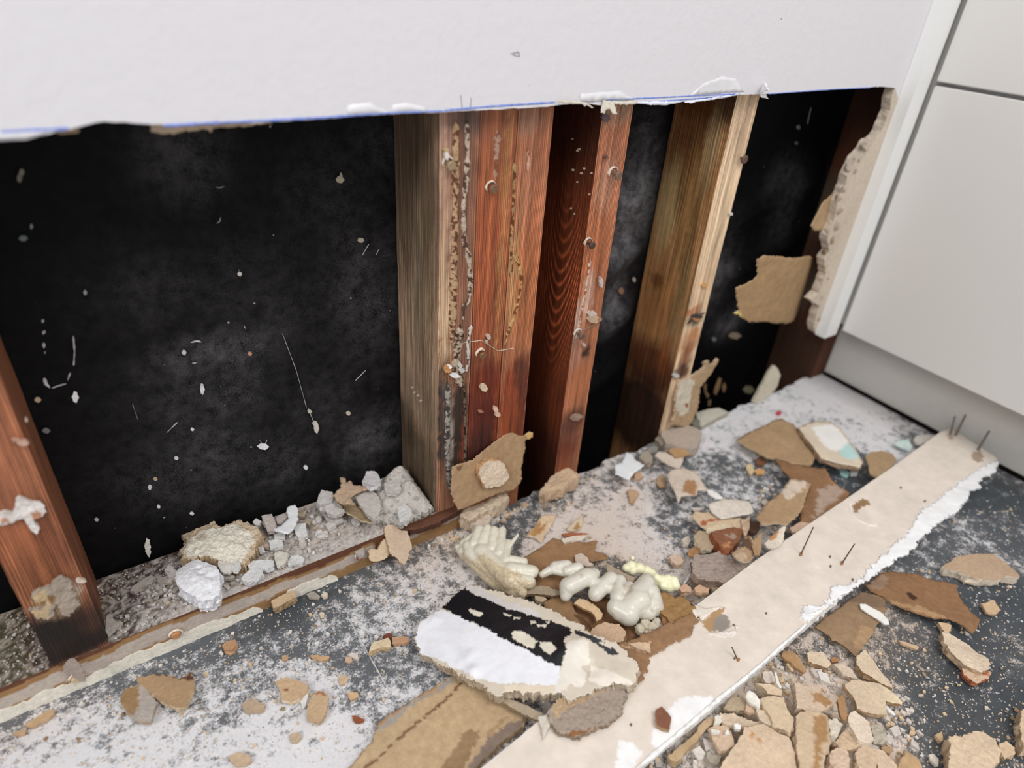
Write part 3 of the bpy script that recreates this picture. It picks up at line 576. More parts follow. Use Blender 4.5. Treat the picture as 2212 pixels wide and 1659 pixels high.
sA = stud('wall_stud', -.372, -.329, .085, .0388, 2.38, '#86543a', [fb(40,1180,.03,.03,'#9c5c3c',.6),fb(30,1000,.02,.04,'#a5684a',.5),fb(110,1200,.012,.03,'#6d3f28',.5),fb(90,1250,.02,.03,'#7d4a2c',.6),fb(130,1340,.03,.02,'#3d2417',.85),
    fb(180,1360,.03,.022,'#2e1b12',.95),fb(110,1380,.02,.03,'#140d08',1),fb(150,1400,.05,.014,'#1c110b',1),fb(130,1310,.015,.012,'#a58a6a',.8),fb(140,1280,.012,.010,'#b7a597',.9),fb(95,1290,.008,.010,'#b08c62',.9)],
    'reddish brown stud at the left edge of the photo with a plaster crusted foot')
sB = stud('wall_stud', 0, .0375, yb - .003, .038, 2.38, '#90644c', [fb(960,300,.010,.08,'#96705c',.7),fb(960,450,.008,.12,'#a98a78',.75),fb(955,600,.006,.10,'#b09072',.7),fb(960,720,.007,.07,'#b39a7c',.7),fb(1000,330,.016,.07,'#6f4a3c',.8),fb(1005,480,.014,.07,'#74503f',.75),
    fb(1005,260,.02,.012,'#5d4a42',.8),fb(1003,730,.012,.05,'#7b5647',.7),fb(960,830,.006,.03,'#3b3736',.85),fb(955,930,.007,.06,'#2c2b2c',.9),fb(990,900,.012,.05,'#1f1b18',.9),fb(985,1000,.014,.04,'#241c18',.9),fb(972,960,.0035,.06,'#8d857e',.7),
    fb(1003,950,.005,.05,'#6d3018',.7),fb(968,800,.004,.015,'#8a5a30',.8),fb(935,640,.004,.05,'#a88a42',.35)],
    'leftmost of three studs nailed together, grey weathered left side and crusty glue line', sidecol='#a88b72',
    sideblobs=[((0,.05,.40),(.01,.06,.12),'#5b4a3a',.8),((0,.04,.30),(.01,.02,.10),'#7d6e5a',.6),((0,.04,.17),(.01,.05,.03),'#82735f',.5),((0,.045,.08),(.01,.06,.06),'#574838',.9),((0,.07,.12),(.01,.02,.04),'#43362a',.7),((0,.02,.22),(.01,.01,.2),'#77654c',.5)])
sB2 = stud('wall_stud', .0385, .0755, yb - .003, -.12, 2.38, '#8c5236', [fb(1060,260,.02,.02,'#7d5443',.6),fb(1065,400,.012,.1,'#a4603c',.5),fb(1050,560,.02,.08,'#93492a',.5),fb(1088,480,.003,.2,'#a87848',.6),fb(1040,690,.02,.04,'#8f4a2e',.6),
    fb(1040,860,.03,.05,'#5a2013',.85),fb(1050,950,.03,.06,'#4a1a10',.9),fb(1030,1000,.02,.05,'#351510',.9),fb(1075,870,.004,.05,'#8a3e1c',.6),fb(1060,820,.02,.02,'#6a2a18',.7)],
    'middle of three studs nailed together, red brown with two nail heads')
sB3 = stud('wall_stud', .0768, .1142, yb - .003, -.12, 2.38, '#9a6244', [fb(1150,260,.02,.015,'#8c6a59',.7),fb(1150,420,.02,.05,'#a87055',.5),fb(1170,330,.008,.1,'#9a5a3e',.5),fb(1110,600,.006,.06,'#b48a5c',.6),fb(1140,600,.014,.08,'#a9623a',.5),fb(1130,800,.02,.02,'#7d4532',.7),
    fb(1105,880,.02,.06,'#7c3219',.8),fb(1125,900,.008,.08,'#4b2018',.85),fb(1100,940,.02,.05,'#7a3a1c',.7),fb(1125,800,.01,.02,'#58301f',.7)],
    'rightmost of three studs nailed together, orange brown with a split along its left edge')
sC = stud('wall_stud', .1717, .2095, yb - .003, -.12, 2.38, '#9c6346', [fb(1330,245,.02,.012,'#a08a70',.7),fb(1320,300,.02,.03,'#a4684c',.6),fb(1310,400,.012,.03,'#b0826a',.6),fb(1285,560,.02,.06,'#a35c36',.4),fb(1270,640,.008,.03,'#bfa394',.6),fb(1245,700,.006,.03,'#c2a898',.7),
    fb(1235,760,.02,.03,'#9a7060',.6),fb(1235,910,.02,.02,'#4e2f25',.8),fb(1225,950,.02,.03,'#5a3026',.7),fb(1270,755,.004,.008,'#2a1a18',.9),fb(1262,760,.004,.006,'#2a1a18',.9),fb(1215,990,.02,.03,'#6a2f1c',.7),fb(1250,830,.014,.03,'#a8653f',.4)],
    'lone stud right of the triple, orange face and very dark arched grain side', mat='wood', sidecol='#70371f',
    sideblobs=[((.17,.04,.45),(.01,.08,.06),'#3c1c10',.8),((.17,.05,.02),(.01,.08,.08),'#2c120b',.8),((.17,.05,.12),(.01,.02,.1),'#5a2a18',.4)])
# its left side shows arched grain: give the side faces the arched wood
oC = [c for c in sC.children][0]; oC.data.materials.append(M['woodarch'])
nn = np.empty(len(oC.data.polygons) * 3, np.float32); oC.data.polygons.foreach_get('normal', nn); nn = nn.reshape(-1, 3)
oC.data.polygons.foreach_set('material_index', [1 if q < -.9 else 0 for q in nn[:, 0]])
sD = stud('wall_stud', .3598, .3978, yb - .003, -.12, 2.38, '#cdb293', [fb(1610,280,.02,.04,'#c4a68a',.6),fb(1560,400,.02,.05,'#d6bb9a',.5),fb(1520,620,.02,.03,'#c9a988',.6),fb(1500,690,.014,.012,'#4b3f38',.8),fb(1495,670,.02,.006,'#a9622f',.7),fb(1490,740,.02,.02,'#a57148',.7),
    fb(1480,780,.012,.03,'#7a4526',.8),fb(1470,800,.014,.014,'#3a2018',.8),fb(1530,440,.005,.15,'#b98a58',.5),fb(1500,720,.008,.01,'#b27a4d',.8)],
    'pale cream faced stud right of the lone orange one, stained side with dark rotten foot', sidecol='#a5784e',
    sideblobs=[((.36,.03,.46),(.01,.06,.03),'#3d2414',.85),((.36,.05,.42),(.01,.03,.05),'#77451f',.7),((.36,.02,.40),(.01,.012,.05),'#a88f6a',.7),((.36,.065,.33),(.01,.02,.06),'#ad9468',.8),((.36,.03,.33),(.01,.02,.07),'#8d6a3c',.6),
        ((.36,.045,.37),(.01,.012,.06),'#7c5a33',.6),((.36,.02,.30),(.01,.008,.08),'#4b3820',.5),((.36,.06,.23),(.01,.012,.012),'#3a1f10',.9),((.36,.05,.2),(.01,.03,.06),'#8a5a2e',.5),((.36,.015,.2),(.01,.01,.08),'#7b6846',.6),
        ((.36,.04,.11),(.01,.06,.04),'#4b2413',.9),((.36,.04,.02),(.01,.09,.08),'#1d0a07',.95),((.36,.02,.14),(.01,.01,.03),'#7d4320',.6)])
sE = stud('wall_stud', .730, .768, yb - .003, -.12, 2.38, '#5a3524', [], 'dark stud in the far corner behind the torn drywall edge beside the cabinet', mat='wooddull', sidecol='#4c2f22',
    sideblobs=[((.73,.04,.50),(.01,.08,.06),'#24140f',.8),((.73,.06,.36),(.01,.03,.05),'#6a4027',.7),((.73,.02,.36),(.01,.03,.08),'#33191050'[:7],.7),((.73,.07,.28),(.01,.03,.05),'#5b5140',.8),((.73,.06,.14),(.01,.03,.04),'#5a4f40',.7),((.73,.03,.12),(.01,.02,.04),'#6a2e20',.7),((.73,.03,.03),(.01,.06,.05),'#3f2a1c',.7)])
# nails and stuck plaster on the studs
def nailh(par, u, v, col='#7a5a45', r=.0042, ring='#d9cdbf', L=.004, drop=(.05, -.15)):
    p = f_(u, v); tube('nail', p + [0, .003, 0], p + [drop[0] * L, -L, drop[1] * L], .0016, .0015, col, parent=par, head=r, seg=14)
    if ring: ribbon('paint_ring', [p + [r * 1.25 * math.cos(a), -.0004, r * 1.25 * math.sin(a)] for a in np.linspace(.2, 3.6, 12)], .0022, .0014, ring, parent=par, seed=int(u), wob=.8)
nailh(sB2, 1060, 404); nailh(sB2, 1037, 763, '#7d5a3c', .004, '#e5d6c5'); nailh(sC, 1324, 373, '#7c6250', .0045, '#d8cbbb', .007); nailh(sC, 1270, 524, '#4b3a36', .004, '#cfc0b2', .006)
nailh(sC, 1247, 719, '#6b5848', .004, '#d8ccc0', .007); nailh(sD, 1601, 341, '#5d4438', .005, None, .004); nailh(sB, 967, 352, '#a08a6c', .004, '#e2d9cd', .005)
def lumps(par, name, L):
    for k, (u, v, a, b, c) in enumerate(L):
        slab(name, [(u - a, v), (u - a * .5, v - b), (u + a * .5, v - b * .8), (u + a, v + b * .1), (u + a * .4, v + b), (u - a * .6, v + b * .8)], 0, .004, c, nrm=(0, -1, 0), P0=(0, -.0035, 0), parent=par, cell=.0012, jag=.002, bumpy=.001)
lumps(sB, 'plaster_lump', [(966,335,5,12,'#e6dccf'),(965,324,6,5,'#c9a878'),(968,798,8,8,'#c68a50'),(972,793,5,4,'#f0eae4'),(984,812,10,5,'#e8e4e2'),(998,800,6,5,'#c9c4c0'),(995,790,5,5,'#cfc9c4'),(1000,1000,4,6,'#b05a3a')][:-1])
lumps(sB2, 'plaster_lump', [(1046,838,8,8,'#d6bf9f'),(1056,728,5,6,'#cdb9ab'),(1052,738,4,4,'#bda89b'),(1072,885,5,7,'#e3b9a0'),(1076,896,6,5,'#e3b9a0'),(1040,890,6,3,'#a06a50')])
lumps(sC, 'plaster_lump', [(1284,690,14,9,'#c9a98c'),(1296,690,5,5,'#a87a58'),(1280,678,10,6,'#cfbdb0'),(1300,610,4,12,'#ccb9ae'),(1310,255,9,9,'#5a4a4c'),(1250,900,12,4,'#a08672'),(1243,905,10,5,'#8c7060'),(1311,340,4,4,'#6a4a3c'),(1262,745,4,4,'#bfa79a')])
lumps(sD, 'plaster_lump', [(1524,617,7,4,'#d9a45c'),(1505,690,7,5,'#b37c4c'),(1508,684,12,4,'#3c3634'),(1410,720,7,5,'#b9b4ac'),(1462,812,7,5,'#c9c4be'),(1580,462,4,4,'#d8d0c4')][:3] + [(1462,812,7,5,'#c9c4be'),(1580,462,4,4,'#d8d0c4')])
def smear(par, key, pts, col, y=-.004, th=.004, regions=()): slab('plaster_smear', pts, 0, th, col, nrm=(0, -1, 0), P0=(0, y, 0), parent=par, key=key, cell=.0014, jag=.0015, bumpy=.0016, bs=160, regions=regions)
smear(sA, '', [(-6,1112),(12,1108),(28,1110),(33,1096),(33,1082),(44,1076),(62,1082),(78,1086),(95,1092),(98,1106),(86,1116),(72,1120),(74,1132),(84,1142),(80,1152),(66,1144),(56,1130),(50,1120),(36,1124),(20,1132),(4,1136),(-8,1132)], '#ddd5cf', regions=[([(66,1106),(80,1102),(92,1108),(88,1120),(70,1120)], '#c08a68', .001), ([(0,1120),(14,1118),(22,1128),(4,1134)], '#c58f6c', .001)])
smear(sA, 'A', [(255,285),(300,250),(350,240),(400,215),(450,160),(500,130),(540,150),(580,190),(560,240),(620,270),(610,320),(640,360),(590,400),(550,460),(500,440),(470,380),(440,330),(420,400),(440,440),(380,470),(300,470),(255,430),(230,410),(330,400),(380,360),(330,330),(290,340),(250,310)], '#a99a89', -.0035, .0035, [([(255,285),(350,240),(400,320),(380,470),(250,440)], '#c6ab80', .002), ([(380,260),(440,300),(420,380),(380,330)], '#7a5a34', .002)])
lumps(sA, 'plaster_lump', [(50,958,14,6,'#c9a08c'),(36,952,10,4,'#c79a84'),(175,1256,12,4,'#d9c7b4'),(57,908,3,4,'#c9b5a8')])
RB = lambda par, pts, w_, h_, c, c2, s=1: ribbon('dried_glue', [f_(*p) for p in pts], w_, h_, c, 'plaster', par, .0012, (0, -1, 0), .55, s, cols=c2)
RB(sB, [(985,262),(985,330),(984,400),(983,470),(982,540),(979,610),(978,680),(976,740)], .0075, .0012, '#b89a78', '#6b4432', 3)
RB(sB, [(1008,262),(1010,330),(1006,400),(1000,450),(1003,520),(1013,560),(1017,610),(1012,650),(1000,665),(1000,690)], .005, .0018, '#bfae9c', '#5d4438', 5)
RB(sB, [(994,700),(990,740),(984,790),(990,815),(1000,840)], .009, .0018, '#b7a590', '#4b342a', 7)
RB(sB, [(968,830),(967,900),(966,960),(968,1010),(975,1060)], .006, .0015, '#9b958e', '#4a423c', 8)
RB(sB, [(1003,840),(1004,900),(1005,960),(1003,1000)], .003, .0012, '#6f6358', '#2c2420', 9)
RB(sB, [(1018,700),(1010,745),(1012,780),(1006,800),(990,805)], .004, .0016, '#cfc6bd', '#6b5648', 12)
RB(sB3, [(1112,350),(1110,430),(1105,520),(1103,600)], .0035, .001, '#a98a60', '#6b3f28', 14)
RB(sB3, [(1110,545),(1122,575),(1127,610),(1120,650),(1108,690),(1097,720),(1090,745)], .0042, .0012, '#bf9a68', '#7a4a2c', 15)
RB(sB3, [(1140,370),(1142,345),(1138,320)], .003, .0006, '#c9a08c', '#8a5a44', 16)
RB(sB2, [(1075,280),(1072,340),(1070,390)], .007, .0004, '#a98878', '#8a5640', 17)
RB(sB2, [(1003,740),(1040,735),(1075,758),(1110,752)], .0008, .0006, '#c9b8a8', None, 18)
RB(sC, [(1275,560),(1270,600),(1262,640),(1254,690),(1243,735)], .0035, .0008, '#cdb8aa', '#a8694a', 19)
RB(sC, [(1247,719),(1270,708),(1292,700)], .0009, .0012, '#8a7a6a', None, 20)
RB(sD, [(1483,700),(1500,686),(1522,675)], .004, .001, '#3b3532', '#8a6a48', 21)
lump_side = [(890,837),(895,848),(902,855),(908,866)]
for u, v in lump_side:
    p = sd(u, v, -.0005); slab('plaster_speck', [(u - 3, v), (u, v - 3), (u + 3, v), (u, v + 3)], 0, .0012, '#d9c9b2', nrm=(-1, 0, 0), P0=(-.0012, 0, 0), parent=sB, cell=.0012)
for u, v, r in [(1250,322,3),(1247,325,3),(1237,367,3),(1261,364,2.5),(1255,374,3),(1277,374,2),(1246,393,2),(1240,462,2),(1236,300,2),(1272,420,2),(1232,450,2)]:
    slab('plaster_speck', [(u - r, v), (u - r * .3, v - r), (u + r, v - r * .4), (u + r * .6, v + r), (u - r * .6, v + r * .8)], 0, .0012, '#d8c4a8', nrm=(-1, 0, 0), P0=(.1705, 0, 0), parent=sC, cell=.0012)
#PART3
# ================================================================== DEBRIS
CR, TAN, KR, WH, PK, GR = '#e0c8ab', '#c9ab85', '#9c7852', '#eeedea', '#d8c3b2', '#b3a497'
def ch(name, label, key, pts, z, th, top, side=None, cat='debris', **kw):
    return slab(name, pts, z, th, top, side, key=key, label=label, cat=cat, **kw)
PC, PP, FS = 'plaster_chip', 'torn_paper', 'foam_scrap'
# ---- removed skirting board lying nails up
bz = .030
bd_ = empty('skirting_board', fl(1600, 1310, bz)); tag(bd_, 'long cream skirting board lying face down across the debris with nails poking up', 'board')
bp = [(2030,934),(2052,926),(2085,945),(2155,990),(2146,1002),(2080,1058),(1960,1162),(1880,1232),(1745,1349),(1640,1440),(1600,1476),(1375,1661),(1240,1790),(880,1780),(1040,1659),(1170,1552),(1300,1454),(1500,1310),(1640,1205),(1836,1072),(1940,1000)]
slab('board', bp, bz, .013, '#e2d6c8', '#e9e8e6', mat='board', parent=bd_, jag=.0003, bumpy=.0003, cell=.0022, regions=[
    (Z('G', [(440,1130),(560,1120),(700,1128),(690,1170),(600,1270),(480,1370),(350,1470),(250,1540),(200,1480),(230,1390),(280,1380),(340,1230)]), '#f1f1f1', .002),
    (Z('G', [(-60,1470),(0,1480),(60,1500),(110,1550),(150,1560),(60,1680),(-80,1760)]), '#f1f1f1', .002),
    (Z('F', [(1810,890),(1830,870),(1890,835),(1940,850),(1955,885),(1890,900),(1850,950),(1825,950)]), '#8a6b47', .001),
    (Z('G', [(605,535),(640,510),(700,450),(780,405),(800,430),(740,480),(700,600),(650,600)]), '#b08a5c', .001),
    (Z('G', [(735,480),(800,470),(830,510),(840,570),(780,610),(700,600),(705,540)]), '#8f857b', .001),
    (Z('P7', [(1220,640),(1300,640),(1290,720),(1240,700)]), '#bda48f', .002), (Z('P7', [(1540,870),(1640,850),(1690,930),(1680,990),(1600,1000),(1530,940)]), '#b39a84', .002)])
# torn white paint along the near edge
ed = [(2156,994),(2152,1016),(2125,1032),(2110,1040),(2118,1052),(2095,1062),(2088,1075),(2075,1090),(2060,1112),(2040,1118),(2000,1150),(1985,1172),(1960,1195),(1930,1210),(1905,1232),(1880,1246),(1862,1262),(1800,1300),(1770,1322),(1745,1345),(1735,1332),(1728,1330),(1738,1308),(1780,1310),(1790,1285),(1800,1272),(1815,1262),(1830,1264),(1850,1255),(1880,1225),(1905,1200),(1925,1180),(1960,1150),(1993,1100),(2020,1085),(2080,1035),(2120,1010)]
slab('torn_paint_edge', ed, bz + .0012, .0022, '#f0f1f2', mat='paint', parent=bd_, jag=.003, bumpy=.0012, cell=.002)
def ridge(pts, wd, col='#f2f1ee'): ribbon('paint_lip', [fl(u, v, bz + .0004) for u, v in pts], wd, .0012, col, 'paint', bd_, .002, (0, 0, 1), .4, 5)
ridge([(1742,1348),(1690,1393),(1640,1438),(1600,1472),(1560,1503),(1480,1572),(1375,1660)], .0035)
ridge([(1790,1308),(1760,1325),(1736,1330)], .003)
ribbon('peeled_ring', [fl(u, v, bz) for u, v in Z('F', [(1790,870),(1780,900),(1800,960),(1870,1020),(1950,1050),(2000,1055)])], .0012, .0008, '#f4eee6', 'paint', bd_, nrm=(0, 0, 1))
slab('paper_tuft', Z('G', [(530,430),(560,395),(590,400),(640,420),(780,405),(700,450),(640,500),(605,520),(590,480),(560,500),(545,460)]), bz + .002, .0015, '#eadfd0', mat='paper', parent=bd_, jag=.002, cell=.0015)
slab('paper_tuft', Z('G', [(640,620),(720,610),(850,600),(880,590),(900,560),(880,550),(890,620),(860,650),(780,660),(700,640)]), bz + .001, .0012, '#eadfd4', mat='paper', parent=bd_, jag=.002, cell=.0015)
def spike(par, bpix, tpix, z, r=.0007, col='#5d4c42', head=True):
    b = fl(*bpix, z); d = ray(*tpix); best = min((np.linalg.norm(np.cross((CAM + d * t) - b, [0, 0, 1])), t) for t in np.linspace(.3, 2.2, 3000)); t = CAM + d * best[1]
    tube('nail', b - [0, 0, .002], t, r, r * .8, col, parent=par, seg=8)
    if head: slab('rust_spot', [(bpix[0] - 4, bpix[1]), (bpix[0] - 1, bpix[1] - 4), (bpix[0] + 4, bpix[1] - 2), (bpix[0] + 3, bpix[1] + 3), (bpix[0] - 2, bpix[1] + 4)], z + .0008, .0012, '#9c6a44', parent=par, cell=.0012, jag=.001)
for b, t, r in [((1730,1197),(1757,1139),.0008),((1819,1216),(1846,1175),.0008),((2053,938),(2063,899),.0016),((2064,941),(2086,896),.0018),((2112,972),(2137,931),.0018),((1595,1424),(1581,1398),.0007)]: spike(bd_, b, t, bz, r, '#5d4c42' if r < .001 else '#77706a', r < .001)
for u, v, k in [(1842,1252,1),(1793,1182+20,1),(1363,1565,1),(1655,1324,0),(1946,1053,0),(1998,1082,0),(1585,1350,0),(1587,1422,0),(1794,1223,1)]:
    slab('dark_speck', [(u - 3, v), (u, v - 2.5 - k), (u + 3, v - 1), (u + 1, v + 3 + k)], bz + .0006, .0008, '#6b5d54', parent=bd_, cell=.0012)
# ---- tan fibreboard strip under the painted slab
ch('fibreboard_strip', 'smooth tan fibreboard strip with torn layered edges running out of the photo at the bottom', 'C', [(860,1800),(930,1659),(1010,1570),(1070,1490),(1130,1440),(1160,1310),(1350,1170),(1580,1030),(1760,920),(1860,950),(2150,1080),(2360,1230),(2330,1330),(2212,1400),(2080,1520),(1940,1659),(1800,1800)],
   .011, .010, '#c3a57c', '#a98a62', cat='board', mat='paper', jag=.0015, bumpy=.0008, cell=.0022, regions=[
   ([(1150,1330),(1350,1175),(1580,1040),(1765,930),(1790,960),(1640,1060),(1480,1130),(1300,1300),(1160,1380)], '#a39a90', .003), ([(1165,1300),(1350,1170),(1360,1200),(1230,1290),(1170,1330)], '#b08a5e', .002), ([(1480,1080),(1640,1010),(1650,1030),(1500,1110)], '#b98f63', .002),
   ([(1040,1665),(1160,1570),(1300,1440),(1500,1270),(1640,1160),(1760,1050),(1830,960),(1845,975),(1775,1065),(1650,1175),(1510,1285),(1310,1455),(1170,1585),(1060,1680)], '#6b4c30', .0008),
   ([(1640,1700),(1740,1560),(1840,1400),(1900,1360),(1980,1370),(1960,1440),(1900,1540),(1860,1700)], '#8f7350', .004), ([(1860,1700),(1950,1560),(2050,1420),(2130,1360),(2260,1290),(2400,1250),(2212,1480),(2000,1700)], '#7f6d60', .005), ([(2020,1400),(2150,1270),(2212,1250),(2120,1340),(2060,1420)], '#a88a62', .003)])
# ---- the white and black painted slab
ch('painted_plaster_slab', 'broken slab with glossy white paint, a black band and cream scars, in front of the foam', 'E', [(205,740),(240,690),(350,625),(390,590),(560,440),(600,415),(700,440),(800,480),(1050,560),(1180,600),(1290,650),(1520,770),(1530,800),(1780,900),(1900,1000),(1950,1080),(1940,1160),(1930,1210),(1880,1235),(1840,1215),(1780,1200),(1660,1250),(1560,1290),(1500,1330),(1400,1350),(1300,1310),(1100,1310),(900,1300),(870,1335),(820,1330),(700,1230),(560,1160),(500,1120),(420,1080),(330,1030),(210,970),(180,900),(175,800)],
   0, .011, '#d3c6b2', '#c8b69d', cat='slab', mat='paint', mat2='plaster', nrm=(-.17, 0, 1), P0=(0, -.17, .038), jag=.0022, bumpy=.0004, cell=.0013, dome=.007, dents=[(640,1130,.006,.003),(600,1010,.006,.0015),(1400,960,.014,.004),(1500,900,.008,.003),(1580,1100,.007,-.004),(330,690,.006,.002),(1800,1150,.01,.003)], regions=[
   ([(175,790),(205,735),(240,690),(350,620),(400,620),(480,660),(620,735),(900,870),(1100,970),(1330,1105),(1320,1180),(1300,1242),(1100,1240),(1000,1230),(860,1230),(790,1215),(640,1180),(560,1120),(460,1090),(420,1050),(330,1010),(200,960),(185,900)], '#e9eaf0', .001),
   ([(385,595),(560,435),(610,480),(760,540),(900,610),(1050,660),(1200,720),(1400,790),(1430,830),(1350,900),(1380,965),(1330,1105),(1230,1060),(1100,985),(1000,940),(880,880),(760,800),(620,730),(480,660)], '#17161a', .0022),
   ([(1440,800),(1600,850),(1760,925),(1800,975),(1730,990),(1640,920),(1560,880),(1450,840)], '#2a292c', .0015),
   ([(590,620),(640,630),(690,655),(722,665),(690,697),(640,675)], '#dfd6c2', .0006), ([(945,825),(1000,815),(1060,835),(1145,900),(1120,955),(1060,940),(1000,905),(955,870)], '#dfd6c2', .0008), ([(1170,900),(1250,905),(1300,955),(1262,1005),(1205,985),(1170,940)], '#dfd6c2', .0008),
   ([(880,665),(945,685),(930,700),(885,688)], '#d6cbb8', .0004), ([(1090,735),(1135,735),(1130,760),(1095,755)], '#d6cbb8', .0004), ([(1145,760),(1220,765),(1215,785),(1150,780)], '#d6cbb8', .0004), ([(950,700),(1010,705),(1020,725),(960,720)], '#d6cbb8', .0004), ([(1220,735),(1250,740),(1245,760),(1222,750)], '#d6cbb8', .0004), ([(1640,880),(1740,910),(1730,930),(1640,900)], '#d6cbb8', .0004),
   ([(560,430),(640,425),(900,570),(1130,640),(1190,700),(1100,690),(900,630),(640,500)], '#cfcac6', .0016), ([(1340,1110),(1380,960),(1400,900),(1560,890),(1560,1070),(1480,1090),(1540,1140),(1500,1260),(1420,1230),(1330,1300),(1290,1300),(1310,1200)], '#e4dccf', .0015),  # first region paints the shine along the slab's far edge
   ([(880,1240),(1290,1243),(1290,1300),(900,1310)], '#dccdb4', .001), ([(1570,1070),(1700,1100),(1850,1180),(1930,1200),(1700,1240),(1560,1200)], '#e6dccd', .002)])
ch(PC, 'grey beige torn clump tucked under the lower right end of the painted slab', 'E', [(1230,1440),(1300,1330),(1420,1290),(1560,1240),(1700,1220),(1850,1225),(1850,1320),(1790,1460),(1700,1530),(1600,1560),(1560,1610),(1440,1632),(1330,1600),(1260,1540)], .0375, .006, '#a89888', '#8f7a66', jag=.0025, bumpy=.0025, cell=.0016, 
   regions=[([(1250,1400),(1300,1320),(1500,1250),(1700,1220),(1640,1290),(1460,1380),(1330,1440),(1290,1500)], '#bfa27c', .003), ([(1340,1620),(1560,1560),(1600,1540),(1600,1570),(1440,1640)], '#8c5c34', .002)])
ch('wood_splinter', 'thin split sliver sticking out below the painted slab over the tan strip', 'E', [(830,1330),(900,1320),(960,1335),(1110,1400),(1230,1470),(1210,1500),(1150,1500),(1000,1430),(880,1360)], .022, .004, '#b8a58c', '#97805f', cat='splinter')
ch(PC, 'small upright splintered paper crumb at the lower tip of the painted slab', 'E', [(1150,1470),(1250,1430),(1270,1480),(1215,1600),(1190,1650),(1180,1560)], .034, .002, '#d8d0c0', mat='paper')
ch(PC, 'dark brown angular chip standing on the long board near its white patch', 'G', [(245,1235),(290,1200),(340,1250),(368,1290),(358,1385),(300,1375),(255,1350)], .0365, .006, '#7a4e38', '#b08c68')
ch(PC, 'small cream flake on the brown paper at the board edge', 'G', [(30,700),(120,690),(200,695),(205,770),(120,745)], .0365, .002, '#d6b794')
# ---- foam
def Bf(pix, key, z, r): u, v = Z(key, [pix])[0]; return (fl(u, v, z), r * 1.13)
def cap(key, L, sc=1.0):
    out = []
    for p, z1, r1, q, z2, r2 in L:
        A, B = fl(*Z(key, [p])[0], z1), fl(*Z(key, [q])[0], z2); k = max(3, int(np.linalg.norm(B - A) / .0016))
        for t in np.linspace(0, 1, k): out.append((A + (B - A) * t, (r1 + (r2 - r1) * t) * sc * 1.07))
    return out
bl = cap('E', [((1185,335),.030,.0036,(1240,305),.031,.0046),((1240,305),.031,.0030,(1290,280),.031,.0045),((1290,280),.031,.0064,(1380,270),.032,.0066),((1380,310),.033,.0052,(1470,285),.034,.0062),((1370,505),.025,.0056,(1390,430),.030,.0088),((1400,430),.031,.0088,(1540,355),.034,.0090),((1560,350),.034,.0080,(1600,330),.033,.0058),
    ((1540,380),.032,.006,(1640,420),.032,.006),((1690,440),.032,.006,(1800,450),.032,.006),((1250,300),.030,.004,(1400,330),.031,.004),((1610,490),.029,.0076,(1730,375),.033,.0080),((1780,520),.033,.0070,(1800,385),.034,.0064),((1770,600),.029,.0088,(1870,650),.026,.0112),((1800,640),.027,.0080,(1950,545),.032,.0128),((1950,490),.035,.0100,(2020,395),.035,.0082),((2050,480),.032,.0090,(2090,600),.028,.0082),((1970,620),.027,.0080,(2040,640),.026,.0070),((1840,470),.034,.006,(1880,430),.034,.005)])
def dirt(Wp, C, P):
    m_ = np.clip((fbm(P, 60, 3) - .58) * 7, 0, 1)[:, None] * .5; return C * (1 - m_) + hexc('#a08a6e') * m_
fm = blobs('foam_bead', bl, .0009, '#d6d2c5', 'foam', None, 'glossy off-white curl of hardened expanding foam lying in the middle of the rubble', 'foam', 5, dirt, 2, .0002)
blobs('crumbled_end', [Bf(p, 'E', z, r) for p, z, r in [((1960,770),.018,.0045),((2010,730),.022,.0050),((2060,760),.020,.0045),((2110,770),.018,.0045),((2150,740),.02,.0042),((2190,770),.018,.003),((2020,790),.016,.004),((2100,720),.023,.0045)]], .0009, '#ddd2bd', 'foamcut', fm, None, None, 1, None, 5, .0022)
def cutc(Wp, C, P):
    d = (Wp[:, 0] - fl(1080, 1230, .02)[0]) * .75 + (Wp[:, 1] - fl(1080, 1230, .02)[1]) * .35
    m_ = np.clip((-.004 - d + (fbm(P, 90, 2) - .5) * .012) / .002, 0, 1)[:, None]; return C * (1 - m_) + hexc('#cdbd9f') * (.75 + .5 * vn(P, 700, 2))[:, None] * m_
F1 = [((640,1020),.027,.0065,(680,905),.030,.0050),((700,1020),.029,.0060,(745,890),.032,.0046),((780,1060),.030,.0060,(800,905),.033,.0044),((840,1090),.031,.0060,(866,908),.034,.0042),((890,1120),.032,.0050,(915,1000),.034,.0034),((900,1060),.034,.0030,(990,945),.037,.0016),((900,1150),.031,.0062,(1030,1160),.032,.0050),((930,1230),.030,.0085,(1105,1235),.031,.0062),((930,1290),.029,.0070,(1080,1320),.029,.0062),((980,1330),.026,.0070,(1025,1400),.020,.0050),
    ((700,1080),.026,.0090,(930,1300),.026,.0100),((560,1010),.022,.0048,(650,960),.027,.0060),((550,1070),.017,.0050,(650,1170),.015,.0062),((650,1170),.015,.0062,(800,1320),.012,.0060),((800,1320),.012,.0060,(1010,1430),.012,.0050),((620,1090),.021,.0080,(960,1380),.017,.0080),((600,1040),.023,.0070,(720,1130),.023,.0085),((520,1040),.016,.004,(560,1100),.014,.005)]
bl = cap('D', F1, 1.05)
blobs('foam_bead', bl, .0009, '#dcd7c6', 'foam', None, 'ribbed lump of cream expanding foam with a flat sawn dirty side, above the painted slab', 'foam', 4, cutc, 9, .0005)
